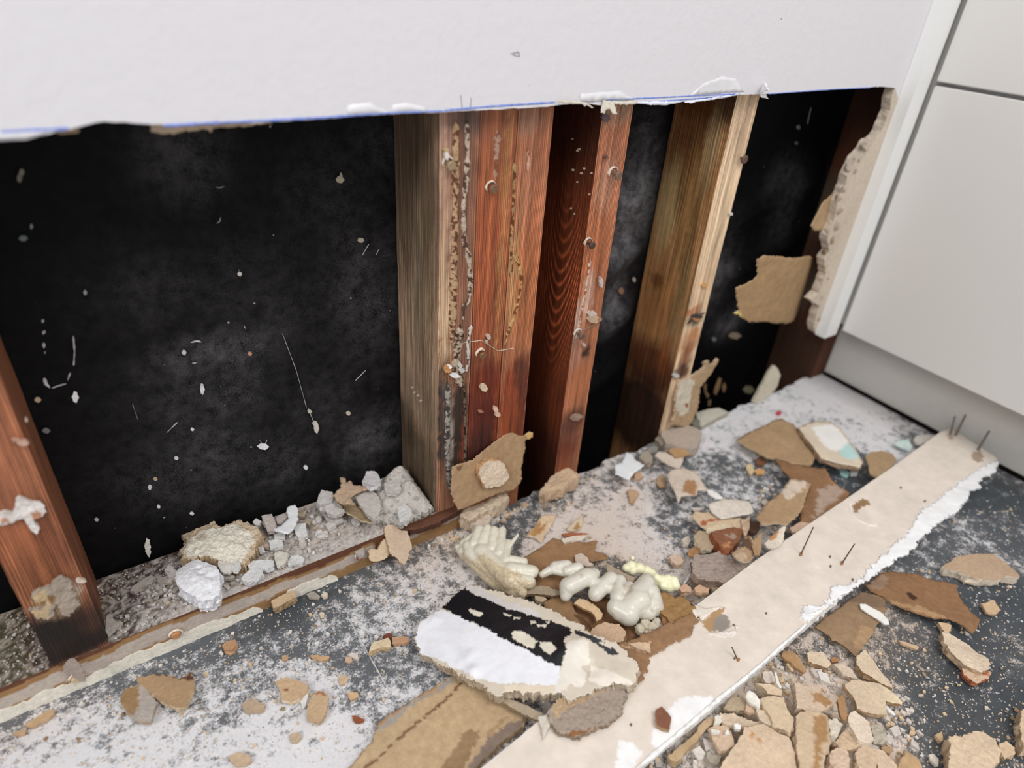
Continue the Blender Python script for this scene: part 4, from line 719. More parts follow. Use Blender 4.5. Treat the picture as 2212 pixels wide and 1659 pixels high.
bl = [Bf(p, 'F', z, r) for p, z, r in [((10,1390),.026,.0042),((50,1370),.028,.0050),((60,1410),.026,.0045),((110,1390),.028,.0055),((170,1410),.028,.0052),((210,1430),.027,.0048),((240,1470),.026,.0052),((290,1490),.025,.0055),((340,1480),.026,.0050),((390,1490),.025,.0045),((400,1530),.022,.0050),((350,1540),.022,.0055),((300,1530),.022,.0050),((60,1310),.029,.0026),((230,1510),.022,.004)]]
blobs('foam_bead', bl, .0009, '#f0ecc6', 'foam', None, 'small pale yellow squiggle of foam behind the large off-white curl', 'foam', 9, None, 4, .0001)
# ---- scraps around the foam and in front of the triple stud
lean = ch(PP, 'brown paper scrap leaning upright against the foot of the triple stud', 'D', [(470,405),(560,372),(650,335),(720,270),(820,190),(900,140),(935,128),(1000,135),(1040,155),(1080,122),(1110,130),(1110,165),(1080,182),(1050,182),(1052,245),(1028,330),(1015,420),(1025,490),(1005,540),(960,585),(840,610),(700,670),(560,732),(520,742),(490,690),(465,620),(462,540)],
   0, .0014, '#a98862', '#c4a782', mat='paper', nrm=(.1, -1, .16), P0=(.06, -.0125, .06), jag=.0012, bumpy=.0012, cell=.0016, regions=[([(1060,135),(1080,122),(1112,130),(1110,165),(1080,182),(1065,170)], '#d9b060', .0006), ([(500,400),(550,385),(540,425),(510,430)], '#6b4c30', .0008), ([(650,410),(720,350),(830,345),(890,370),(860,420),(730,480),(700,540),(655,470)], '#a87a48', .0015)])
ch(PC, 'cream plaster nugget stuck on the leaning brown paper scrap', 'D', [(690,400),(740,355),(830,350),(885,380),(905,430),(922,480),(880,540),(840,560),(740,570),(700,520),(680,460)], 0, .007, '#e2cbb0', '#c79a6a', nrm=(.1, -1, .16), P0=(.06, -.0195, .06), bumpy=.0016, jag=.0015, cell=.0014)
ch(PC, 'long pale plaster lump on the floor under the leaning brown paper', 'D', [(520,750),(600,700),(700,660),(840,585),(890,600),(915,645),(860,700),(780,740),(700,770),(600,830),(540,800)], .026, .018, '#d9c2a6', bumpy=.003, jag=.0015)
for k, (lab, pts, z, th, c) in enumerate([('blocky pale lump below the long plaster lump at the stud foot', [(590,820),(660,770),(740,760),(780,800),(760,850),(680,870),(610,860)], .018, .014, '#d5c3b0'),
    ('rusty brown and cream lump against the foot of the lone orange stud', [(1160,595),(1240,500),(1330,410),(1380,405),(1440,430),(1485,465),(1470,500),(1400,520),(1350,570),(1250,595),(1200,620)], .024, .018, '#d1b28f'),
    ('thin tan sliver on dust, far left of the bright white shard', [(1860,590),(1890,575),(1935,640),(1925,670),(1905,710),(1880,660)], .004, .002, '#bd9468')]):
    ch(PC, lab, 'D', pts, z, th, c, bumpy=.002, jag=.0015)
ch(PP, 'torn tan paper with cream rim, left of the big brown paper under the foam', 'D', [(1060,950),(1090,900),(1120,880),(1175,785),(1260,780),(1295,785),(1255,870),(1200,950),(1180,1000),(1120,960)], .006, .002, '#e0c29c', '#e6d6c4', mat='paper', regions=[([(1070,945),(1110,890),(1160,830),(1180,860),(1160,890),(1220,840),(1200,900),(1140,950)], '#b3834c', .001)])
ch(PP, 'narrow cream shaving between the tan scrap and the dusty floor', 'D', [(1380,900),(1430,840),(1500,790),(1510,850),(1480,900),(1420,910)], .004, .002, '#dac4a4', mat='paper', regions=[([(1430,890),(1470,840),(1490,880),(1460,905)], '#a9844f', .001)])
ch(PP, 'large brown paper sheet lying behind the white foam curl', 'D', [(1040,1115),(1150,1060),(1250,985),(1260,968),(1360,985),(1490,1000),(1625,985),(1605,1070),(1700,1105),(1710,1130),(1640,1145),(1600,1150),(1450,1130),(1480,1200),(1500,1280),(1400,1420),(1100,1420),(1060,1310),(1100,1260),(1050,1180)], .014, .0016, '#8f6b47', '#b98f62', mat='paper', bumpy=.002, cell=.002)
ch(PC, 'whitish crumb strip along the top edge of the large brown paper', 'D', [(1340,980),(1400,955),(1490,945),(1555,940),(1500,985),(1400,990),(1360,1005)], .017, .003, '#e0d2c0')
ch(PC, 'reddish flake above the large brown paper', 'D', [(1340,935),(1400,920),(1550,930),(1540,950),(1440,955),(1360,955)], .004, .0025, '#a2613c')
ch(PC, 'pinkish plaster flake on the large brown paper behind the foam', 'D', [(1445,1100),(1500,1088),(1545,1120),(1560,1160),(1600,1180),(1540,1190),(1450,1150)], .018, .003, PK)
ch('wood_splinter', 'weathered grey splinter between the two big foam lumps', 'E', [(1040,440),(1100,425),(1200,420),(1330,470),(1330,500),(1250,505),(1150,490),(1050,495)], .019, .004, '#a8967c', '#6b5640', cat='splinter')
ch('wood_splinter', 'thin grey splinter behind the foam curl, next to the yellow foam', 'E', [(1700,255),(1760,280),(1925,365),(1910,405),(1860,385),(1700,305)], .030, .003, '#b09c84', '#6e5640', cat='splinter')
ch(PC, 'small rounded tan chip below the grey splinter', 'E', [(1125,500),(1180,495),(1220,530),(1190,555),(1130,540)], .015, .005, '#c9b190')
ch(PP, 'curled tan paper ring under the foam curl', 'E', [(1440,560),(1480,520),(1540,535),(1620,590),(1670,645),(1650,690),(1620,705),(1600,650),(1560,625),(1500,600)], .022, .003, '#d9b88c', '#b38a5a', mat='paper', bumpy=.0015, jag=.0018)
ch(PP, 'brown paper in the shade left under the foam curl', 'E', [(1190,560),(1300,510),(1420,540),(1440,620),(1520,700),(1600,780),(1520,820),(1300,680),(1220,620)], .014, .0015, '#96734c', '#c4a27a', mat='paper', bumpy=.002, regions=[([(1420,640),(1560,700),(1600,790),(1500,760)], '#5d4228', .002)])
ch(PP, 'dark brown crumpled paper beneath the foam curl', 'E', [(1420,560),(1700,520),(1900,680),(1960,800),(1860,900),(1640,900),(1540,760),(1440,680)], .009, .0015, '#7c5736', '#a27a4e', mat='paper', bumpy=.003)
ch(PC, 'blocky pinkish tan chunk right of the painted slab, under the foam curl', 'E', [(1565,790),(1610,745),(1680,715),(1800,735),(1850,790),(1830,870),(1760,890),(1640,880),(1570,830)], .029, .013, '#cfac8a', '#b9906a', bumpy=.001)
ch(PP, 'crumpled brown paper between the foam curl and the long board', 'G', [(270,300),(330,290),(400,330),(460,310),(560,420),(600,500),(520,480),(420,530),(370,560),(330,500),(280,460)], .031, .0018, '#94703f', '#7d5730', mat='paper', bumpy=.004, cell=.0018)
ch(PP, 'long torn brown paper overlapping the left edge of the long board', 'G', [(-60,680),(0,690),(120,640),(300,565),(430,500),(520,455),(590,520),(560,560),(515,635),(440,670),(380,690),(340,710),(320,745),(250,775),(205,805),(195,850),(170,930),(130,1000),(80,1040),(20,1060),(-60,1000)], .0335, .0018, '#8f6b49', '#b58c62', mat='paper', jag=.0022, bumpy=.0018, cell=.0018, regions=[([(-40,720),(80,720),(205,690),(200,780),(60,740)], '#d2b08a', .002)])
ch('paper_curl', 'crumpled brown leaf of paper right of the crumbly foam end', 'E', [(2120,640),(2170,580),(2230,600),(2260,680),(2230,740),(2190,780),(2150,720)], .030, .002, '#8a5f38', '#6e4828', cat='debris', mat='paper', bumpy=.004)
# ---- heap right of centre (in front of the board)
D3 = [(PP, 'cream sheet with pale dusty face in the middle of the right heap', [(985,470),(1010,430),(1190,370),(1400,385),(1550,410),(1600,500),(1615,560),(1560,590),(1400,610),(1160,655),(1080,615),(1000,530)], .026, .002, '#dcd2c3', None, {}),
 (PP, 'rust stained tan sheet under the cream sheet of the right heap', [(740,620),(800,530),(860,560),(1000,560),(1160,640),(1420,640),(1480,800),(1300,810),(1210,800),(970,830),(870,760)], .022, .002, '#d2b795', '#e2d3bc', dict(regions=[([(850,690),(1140,645),(1130,680),(960,700),(940,760),(880,740)], '#a4592f', .002)])),
 (PC, 'pale board sliver with a bright edge lying on the right heap', [(945,785),(1100,740),(1290,715),(1300,780),(1200,805),(960,835)], .027, .004, '#d8c4a2', '#ece2cc', {}),
 (PC, 'grainy rust brown chunk in the middle of the right heap', [(1030,840),(1120,820),(1210,795),(1330,780),(1460,805),(1440,900),(1410,960),(1320,1060),(1270,1100),(1180,1085),(1120,1010),(1060,940)], .030, .016, '#7d4f34', '#8f4f2b', dict(bumpy=.002, regions=[([(1180,1020),(1260,960),(1290,960),(1280,1060),(1200,1080)], '#c98a55', .0015), ([(1230,880),(1320,850),(1400,900),(1330,940),(1250,900)], '#a08674', .003)])),
 (PC, 'tan chip with a pin hole and cream broken edge, left in the right heap', [(775,900),(840,825),(930,830),(1020,845),(1050,950),(1050,1040),(1010,1080),(900,1095),(840,1030),(800,970)], .022, .008, '#bca586', '#d8c8ae', {}),
 (PC, 'kraft brown flake touching the corner of the rough grey chunk', [(690,1110),(740,1060),(800,1035),(875,1075),(870,1120),(800,1170),(740,1200),(690,1170)], .016, .002, '#a87a4c', None, {}),
 (PC, 'large rough grey brown plaster chunk by the long board', [(745,1300),(760,1190),(850,1150),(930,1160),(1120,1125),(1280,1150),(1340,1250),(1420,1290),(1560,1290),(1650,1320),(1560,1420),(1240,1590),(1180,1560),(1000,1530),(820,1480),(760,1400)], .0235, .018, '#a8968a', '#8d7866', dict(bumpy=.0035, jag=.002, bs=160)),
 (PP, 'curled paper cup leaning on the rough grey chunk', [(1305,1170),(1360,1100),(1420,1070),(1480,950),(1540,940),(1600,1010),(1610,1100),(1630,1180),(1550,1250),(1480,1280),(1360,1270),(1320,1230)], .034, .002, '#a98a68', '#cbb498', dict(bumpy=.001, curl=14, regions=[([(1420,1060),(1450,960),(1540,960),(1590,1040),(1600,1130),(1500,1060)], '#5a4330', .002), ([(1340,1180),(1480,1130),(1540,1200),(1470,1270),(1360,1260)], '#c8ab8c', .002)])),
 (PP, 'narrow upright tan shaving right of the paper cup', [(1590,980),(1690,870),(1730,960),(1720,1100),(1690,1170),(1620,1190),(1600,1100)], .037, .002, '#a88760', '#7d5c3c', dict(curl=10)),
 (PP, 'cream curl with an orange patch nearest the long board', [(1760,1010),(1850,900),(1990,790),(2060,780),(2030,940),(1990,1030),(1860,1085),(1790,1060)], .038, .002, '#dfd2bf', None, dict(curl=5, regions=[([(1790,890),(1880,800),(1960,790),(1970,860),(1900,950),(1840,970)], '#b98450', .0015)])),
 (PC, 'dark brown fragment deep between the curls of the right heap', [(1560,690),(1700,690),(1690,800),(1620,860),(1570,830)], .018, .008, '#5b4030', None, {}),
 (PC, 'cream lump left of the dark gap in the right heap', [(1440,660),(1560,620),(1560,760),(1500,900),(1460,820)], .026, .010, '#c9ac8c', None, dict(bumpy=.003)),
 (PP, 'folded cream paper with a brown stained window behind the right heap', [(390,30),(460,-40),(620,-60),(780,-10),(860,60),(900,150),(955,225),(930,260),(830,250),(820,320),(700,330),(600,330),(560,440),(520,330),(450,160)], .020, .002, '#d6c5b2', None, dict(bumpy=.0015, regions=[([(605,240),(670,110),(800,110),(825,240),(790,330),(740,330),(700,300),(640,300)], '#a87c50', .0015)])),
 ('white_shard', 'bright white curved sliver on dark floor above the cream sheet', [(945,235),(1030,250),(1130,310),(1200,375),(1080,375),(980,300)], .020, .002, '#f4f2ee', None, dict(mat='paint')),
 (PC, 'small stained tan chip on dust, left of the folded cream paper', [(255,90),(300,30),(370,60),(385,120),(370,200),(300,210),(255,170)], .006, .004, '#bd9c78', '#9c7350', {}),
 (PC, 'squarish pink chip left of the rough grey chunk', [(430,1190),(470,1170),(580,1165),(625,1240),(600,1290),(520,1300),(460,1250)], .010, .007, '#d6b79d', None, {}),
 ('white_shard', 'tiny white sliver beside the tip of the yellow foam', [(620,1560),(700,1430),(725,1405),(738,1430),(690,1520),(650,1560)], .008, .002, WH, None, dict(mat='paint')),
 (PC, 'angular pink chip half under the board, left of its sibling', [(565,1620),(650,1565),(735,1620),(730,1680),(600,1690)], .018, .008, '#d2a98a', None, {}), (PC, 'angular tan chip half under the long board near the yellow foam', [(780,1625),(850,1580),(990,1635),(980,1690),(800,1690)], .018, .008, '#d3aa86', None, {}),
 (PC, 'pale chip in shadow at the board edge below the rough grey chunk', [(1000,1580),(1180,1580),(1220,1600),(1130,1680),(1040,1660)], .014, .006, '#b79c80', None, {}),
 (PC, 'cream pebble at the left rim of the right heap', [(600,940),(680,900),(730,960),(700,1020),(630,1010)], .008, .006, '#d5cab8', None, {}),
 (PC, 'tiny pale flake on dust, left of the cream sheet', [(740,500),(870,500),(880,530),(780,545)], .006, .002, '#e2d6c8', None, {})]
for nm, lab, pts, z, th, c, sc, kw in D3:
    kw.setdefault('mat', 'paper' if nm == PP else 'plaster'); ch(nm, lab, 'P3', pts, z, th, c, sc, **kw)
D6 = [(PP, 'tan paper blade standing proud of the heap by the board', [(1035,1000),(1080,930),(1150,860),(1240,790),(1310,700),(1390,715),(1470,750),(1440,830),(1420,900),(1385,965),(1330,1010),(1290,1045),(1180,1050),(1080,1078),(1060,1040)], .034, .002, '#a98a64', '#d8c6aa', dict(regions=[([(1225,800),(1310,700),(1440,735),(1400,790),(1350,830),(1290,860),(1270,820)], '#d2c0aa', .0015)], curl=2)),
 (PP, 'long rust brown sheet between the tan triangle and the long board', [(1195,515),(1260,530),(1330,560),(1450,580),(1600,595),(1640,680),(1700,740),(1790,800),(1740,860),(1600,960),(1490,1040),(1400,1010),(1400,900),(1450,800),(1470,740),(1330,680),(1250,600)], .022, .0016, '#84603f', '#a2764c', dict(bumpy=.003, regions=[([(1580,590),(1640,590),(1720,740),(1800,800),(1740,790),(1650,720)], '#a5764a', .002), ([(1550,760),(1680,720),(1760,790),(1600,900),(1500,1020),(1530,880)], '#b39a88', .004)])),
 (PP, 'large smooth tan paper triangle on dusty floor towards the cabinet', [(895,370),(960,320),(1030,290),(1120,250),(1190,210),(1250,200),(1290,225),(1340,240),(1380,290),(1440,410),(1520,500),(1490,565),(1400,570),(1310,550),(1220,520),(1140,510),(1050,460),(970,420)], .018, .003, '#ad8d66', '#c9ad88', {}),
 (PC, 'thick chip with white face and aqua corner beside the tan triangle', [(1380,270),(1440,240),(1530,220),(1640,225),(1720,280),(1790,380),(1850,460),(1895,550),(1870,590),(1780,570),(1680,555),(1560,515),(1500,430),(1430,340)], .026, .009, '#dccbb2', '#a98d70', dict(mat='paint', mat2='plaster', regions=[([(1490,275),(1640,240),(1700,290),(1780,385),(1720,450),(1640,460),(1560,390)], '#eeece8', .0012), ([(1700,455),(1790,390),(1865,510),(1780,530),(1720,500)], '#b5dcd8', .001)])),
 (PC, 'plain tan paper faced chip touching the far end of the long board', [(1915,500),(1960,465),(2040,455),(2130,480),(2165,530),(2120,580),(2010,665),(1950,640),(1940,570)], .030, .003, '#a98b66', None, {}),
 (PC, 'brown pebble on dust below the large tan triangle', [(1040,520),(1090,495),(1130,540),(1100,570),(1050,560)], .006, .005, '#7c543a', None, {}),
 (PC, 'orange crumb on dust left of the long rust brown sheet', [(1030,610),(1070,595),(1115,610),(1110,640),(1050,640)], .005, .004, '#d9a668', None, {}), (PC, 'yellow cream crumb just left of the orange one', [(965,570),(1010,560),(1030,620),(1000,650),(975,610)], .005, .004, '#dcc394', None, {}),
 (PC, 'small red crumb on the dusty floor above the tan triangle', [(1205,145),(1230,132),(1250,150),(1235,168),(1212,165)], .004, .003, '#d6455a', None, {}),
 (PC, 'small aqua painted flake under the white and aqua chip', [(1705,585),(1760,600),(1790,640),(1770,670),(1720,640)], .005, .003, '#a9d8d2', None, {}), (PC, 'white flake just right of the small aqua flake', [(1790,600),(1860,610),(1850,650),(1800,650)], .004, .003, '#e2e2df', None, {}),
 (PC, 'small cream fleck by the near corner of the long board', [(1120,840),(1170,900),(1140,910),(1080,860)], .006, .002, '#d8cabb', None, {}),
 (PP, 'pinkish tan shaving under the near side of the tan blade', [(1310,1070),(1400,1020),(1480,1030),(1440,1070),(1380,1110),(1330,1100)], .024, .003, '#c7a68c', None, {})]
for nm, lab, pts, z, th, c, sc, kw in D6:
    kw.setdefault('mat', 'paper' if nm == PP else 'plaster'); ch(nm, lab, 'F', pts, z, th, c, sc, **kw)
D7 = [(PC, 'aqua and white flake on dust just above the far board end', 'P7', [(540,760),(600,720),(720,700),(775,790),(740,850),(640,810)], .01, .003, '#cfe6e0', None), (PC, 'grey white flake at the far tip of the board by the kickboard', 'P7', [(790,700),(850,650),(1000,640),(1090,660),(1000,730),(880,770),(810,750)], .014, .004, '#cdc7be', None),
 ('white_shard', 'bright white angular shard at the dark gap between the middle studs', 'P4', [(130,1010),(145,955),(225,975),(270,1060),(340,1100),(405,1130),(340,1190),(250,1240),(190,1340),(120,1310),(0,1260),(-10,1140),(80,1100)], .016, .002, '#eceff1', None),
 (PC, 'cream flake with a dark oval knot hole behind the white shard', 'P4', [(560,1000),(600,950),(700,960),(830,1020),(960,1020),(930,1120),(890,1190),(760,1130),(640,1070)], .016, .003, '#e0cfbd', None), (PC, 'flat ochre flake lying on the knot holed cream flake', 'P4', [(740,930),(830,870),(940,900),(1065,980),(960,1010),(850,1030)], .019, .002, '#bd9461', None),
 (PC, 'pale grey tan lump of plaster at the foot of the pale cream stud', 'P4', [(630,690),(680,640),(760,600),(880,600),(1000,575),(1120,610),(1210,660),(1190,780),(1130,900),(1020,900),(880,880),(760,840),(700,830)], .022, .018, '#b9a899', None), (PC, 'grey pebble below the pale grey tan lump', 'P4', [(550,770),(600,730),(690,730),(730,810),(620,830)], .018, .012, '#8d8271', None),
 (PC, 'long whitish stick of plaster on the far floor edge by the black paper', 'P4', [(1125,400),(1200,380),(1310,350),(1450,330),(1590,395),(1450,460),(1220,590),(1170,560)], .010, .007, '#cfc9b8', '#b0a894'), (PC, 'round grey pebble at the left end of the whitish stick', 'P4', [(1050,520),(1120,470),(1190,510),(1180,570),(1090,580)], .012, .010, '#7d786a', None),
 (PC, 'tan stained crumb on dust right of the bright white shard', 'P4', [(260,1250),(330,1220),(390,1300),(320,1330),(270,1310)], .006, .005, '#cfa884', None), (PP, 'thin tan shaving on dust below the bright white shard', 'P4', [(170,1480),(280,1490),(340,1540),(240,1640),(200,1660)], .005, .003, '#c9a47c', None),
 (PC, 'beige pebble between the white shard and the knot holed flake', 'P4', [(380,940),(460,930),(520,1020),(500,1090),(400,1080),(330,1030)], .014, .012, '#b0a290', None), (PC, 'grey pebble at the floor edge beyond the white shard', 'P4', [(440,900),(540,860),(600,890),(560,950),(480,960)], .014, .010, '#98928c', None)]
for nm, lab, k_, pts, z, th, c, sc in D7: ch(nm, lab, k_, pts, z, th, c, sc, mat='paint' if nm == 'white_shard' else 'plaster')
ch(PP, 'jagged torn drywall paper stuck upright at the foot of the pale cream stud', '7', [(985,1010),(1050,985),(1100,960),(1150,925),(1190,905),(1188,855),(1215,850),(1235,885),(1262,870),(1292,828),(1302,840),(1270,900),(1235,965),(1180,1020),(1155,1060),(1140,1160),(1130,1240),(1095,1320),(1050,1375),(960,1360),(930,1350),(955,1280),(960,1140)], 0, .004, '#b4966f', '#cbb193', mat='paper', nrm=(.1, -1, .1), P0=(.42, -.004, .06), jag=.002, bumpy=.0015, cell=.002, regions=[([(985,1010),(1060,985),(1110,1000),(1080,1100),(1060,1260),(990,1290),(960,1200)], '#cfc3ae', .003), ([(1030,1190),(1050,1180),(1055,1210),(1035,1215)], '#8a4520', .001)])
for k, pts in enumerate([[(1270,1060),(1305,980),(1322,990),(1310,1060),(1280,1120),(1262,1110)], [(1330,1050),(1350,1020),(1358,1060),(1345,1100),(1332,1090)], [(1215,1170),(1240,1155),(1235,1200),(1215,1210)], [(1180,1040),(1205,1030),(1200,1090),(1225,1120),(1210,1150),(1190,1100)]]):
    slab('paper_shred', pts, 0, .0008, '#a4815a', nrm=(0, -1, 0), P0=(0, yb - .012, 0), parent=sheath, mat='paper', key='7', cell=.0015)
ch(PP, 'brown paper flap hanging from the torn drywall edge in front of the corner stud', '8', [(140,430),(190,390),(300,390),(400,398),(500,390),(560,400),(590,440),(600,520),(600,620),(560,700),(510,760),(500,860),(470,915),(370,925),(250,915),(150,905),(60,915),(30,905),(-25,865),(5,840),(0,760),(5,670),(60,630),(110,590),(140,540)], 0, .0016, '#a08058', '#b79a72', mat='paper', nrm=(.15, -1, 0), P0=(.60, -.004, .2), jag=.0015, bumpy=.0012, cell=.003, curl=-1.2, curlang=0, regions=[([(-30,865),(0,835),(20,870),(20,900)], '#dfc76a', .001)])
ch(PC, 'cream wedge of plaster leaning at the foot of the corner stud', '7', [(1580,1180),(1640,1060),(1700,950),(1745,885),(1765,900),(1790,960),(1770,1040),(1740,1090),(1680,1140),(1620,1180)], 0, .006, '#cdc3ac', nrm=(0, -1, .2), P0=(.70, .0, .02))
# ---- floor on the right, near the camera
D8 = [(PC, 'thick cream plaster chip with a smooth tan face, farthest right on the dark floor', [(1035,85),(1090,50),(1150,5),(1280,-15),(1430,-12),(1520,50),(1600,120),(1640,160),(1635,175),(1540,160),(1510,175),(1440,195),(1330,185),(1230,165),(1150,120),(1090,110),(1050,105)], .014, .012, '#bfa182', '#e6d4bc', dict(bumpy=.0005)),
 (PP, 'long leathery brown paper sheet poking from under the board', [(440,225),(500,180),(560,140),(640,122),(700,130),(850,150),(960,188),(1140,225),(1155,290),(1185,350),(1215,392),(1260,450),(1325,500),(1305,560),(1270,602),(1200,548),(1150,515),(1090,495),(980,490),(900,470),(780,430),(640,370),(560,310),(470,265)], .012, .0022, '#85603f', '#a07a54', dict(bumpy=.0025, cell=.0022, regions=[([(750,290),(780,280),(830,330),(820,360),(780,340)], '#3f2a1e', .001), ([(440,225),(560,150),(620,180),(560,260),(500,270)], '#927660', .004), ([(640,350),(850,400),(1060,470),(1060,500),(860,450),(640,375)], '#a8855c', .004)])),
 (PP, 'dusty brown paper scrap below the board, under a white sliver', [(35,560),(120,480),(200,430),(300,350),(410,280),(500,305),(585,340),(590,440),(570,500),(520,540),(490,600),(470,645),(400,730),(360,790),(330,770),(300,735),(260,700),(215,675),(170,665),(150,630),(110,600)], .009, .002, '#8f7354', '#6e5338', dict(bumpy=.0015, cell=.002, regions=[([(380,540),(470,560),(500,600),(400,730),(340,700)], '#ab8861', .004), ([(300,350),(410,280),(585,340),(580,420),(440,400)], '#77604a', .004)])),
 ('white_shard', 'bright white sliver lying on the dusty brown paper scrap', [(390,380),(430,375),(500,415),(560,448),(610,500),(622,535),(580,532),(520,490),(470,462),(400,412)], .0125, .0022, '#ecebe4', None, dict(mat='paint')),
 (PC, 'tan crumb right of the long leathery paper sheet', [(1335,375),(1395,365),(1415,345),(1440,350),(1450,380),(1492,430),(1440,460),(1375,435)], .006, .005, '#d3b189', None, {}), (PC, 'tan crumb below the long leathery paper sheet', [(1000,520),(1060,525),(1105,545),(1090,590),(1060,602),(1030,570)], .008, .006, '#d9b892', None, {}),
 (PC, 'long spear shaped cream plaster chip on the dark floor', [(1025,595),(1060,588),(1140,640),(1220,685),(1300,750),(1380,790),(1405,850),(1400,880),(1340,905),(1260,880),(1200,850),(1150,800),(1100,760),(1050,680)], .014, .010, '#dcc6ab', '#c2a583', dict(bumpy=.0018)),
 (PC, 'crumbly broken cluster at the broad end of the cream spear', [(1185,880),(1240,895),(1330,870),(1415,905),(1400,960),(1340,970),(1310,1000),(1250,975),(1200,930)], .009, .007, '#d6b698', '#a9603a', dict(bumpy=.003, jag=.002, regions=[([(1340,900),(1390,895),(1400,930),(1360,940)], '#a55b35', .001)])),
 (PC, 'elongated tan wedge pointing right, above the flat rhombus chip', [(360,790),(400,755),(430,735),(500,830),(560,920),(600,960),(640,1010),(645,1035),(560,1000),(480,950),(400,900),(362,850)], .013, .009, '#dcc5a6', '#b18f68', {}),
 (PC, 'flat cream rhombus chip right of the big pile', [(268,1010),(340,965),(450,985),(540,1000),(570,1060),(592,1120),(600,1240),(520,1242),(440,1225),(370,1200),(345,1120),(300,1060)], .017, .006, '#d8c0a0', '#bb9b74', dict(bumpy=.0006)),
 (PC, 'smooth pointed cream tip next to the flat rhombus chip', [(543,1000),(620,1048),(680,1100),(722,1140),(715,1162),(600,1142),(585,1110),(560,1050)], .012, .006, '#e2cda9', '#a88a64', dict(bumpy=.0004)),
 ('white_shard', 'small white sliver poking from under the flat rhombus chip', [(575,1155),(600,1165),(672,1240),(660,1250),(610,1215),(585,1190)], .006, .002, WH, None, dict(mat='paint')),
 (PC, 'cream flake left of the brown chip, below the dusty brown scrap', [(-20,760),(0,748),(100,755),(135,800),(170,850),(130,880),(60,855),(-10,830)], .010, .006, '#dcc5a6', '#b0906a', {}), (PC, 'small brown chip at the tip of the cream flake', [(165,800),(190,790),(228,800),(225,825),(170,832)], .006, .003, '#a8764a', None, {}),
 (PC, 'dusty cream ridge of crumbs below the brown scrap', [(180,850),(260,835),(330,900),(375,960),(340,965),(250,925)], .008, .006, '#d4c0a8', None, dict(bumpy=.002, jag=.002)), (PC, 'tan finger shaped crumb near the brown papers', [(690,660),(760,680),(850,710),(840,735),(780,715),(710,685)], .004, .003, '#cfae8a', None, {}),
 (PP, 'tan paper faced chip cut off by the bottom edge of the photo', [(672,1680),(700,1600),(740,1520),(780,1545),(850,1585),(885,1700),(780,1760)], .012, .005, '#bf9c70', '#dcc3a2', {}),
 (PC, 'big blocky plaster chunk in the bottom right corner', [(1085,1410),(1130,1400),(1170,1410),(1220,1400),(1260,1378),(1340,1365),(1390,1400),(1440,1450),(1470,1490),(1495,1540),(1475,1600),(1420,1680),(1200,1760),(1060,1720),(1080,1600),(1095,1500)], .022, .019, '#d9bf9f', '#cdb08c', dict(bumpy=.0028, jag=.002)),
 (PC, 'broken crumb right of the blocky corner chunk', [(1478,1465),(1530,1450),(1600,1500),(1605,1550),(1560,1560),(1520,1590),(1490,1530)], .009, .008, '#d9bc98', None, dict(bumpy=.002)), (PC, 'plaster chip cut off by the right edge of the photo', [(1645,1230),(1668,1200),(1720,1200),(1740,1500),(1670,1510),(1645,1400)], .016, .014, '#d6ba98', None, {}),
 (PC, 'triangular tan crumb above the blocky corner chunk', [(975,1400),(1030,1375),(1040,1440),(1020,1455)], .006, .005, '#cfae84', None, {}), (PC, 'white flake left of the blocky corner chunk', [(930,1555),(970,1550),(1005,1590),(1000,1640),(960,1615),(935,1590)], .006, .004, '#e2d8c6', None, {})]
for nm, lab, pts, z, th, c, sc, kw in D8:
    kw.setdefault('mat', 'paper' if nm == PP else 'plaster'); ch(nm, lab, 'H', pts, z, th, c, sc, **kw)
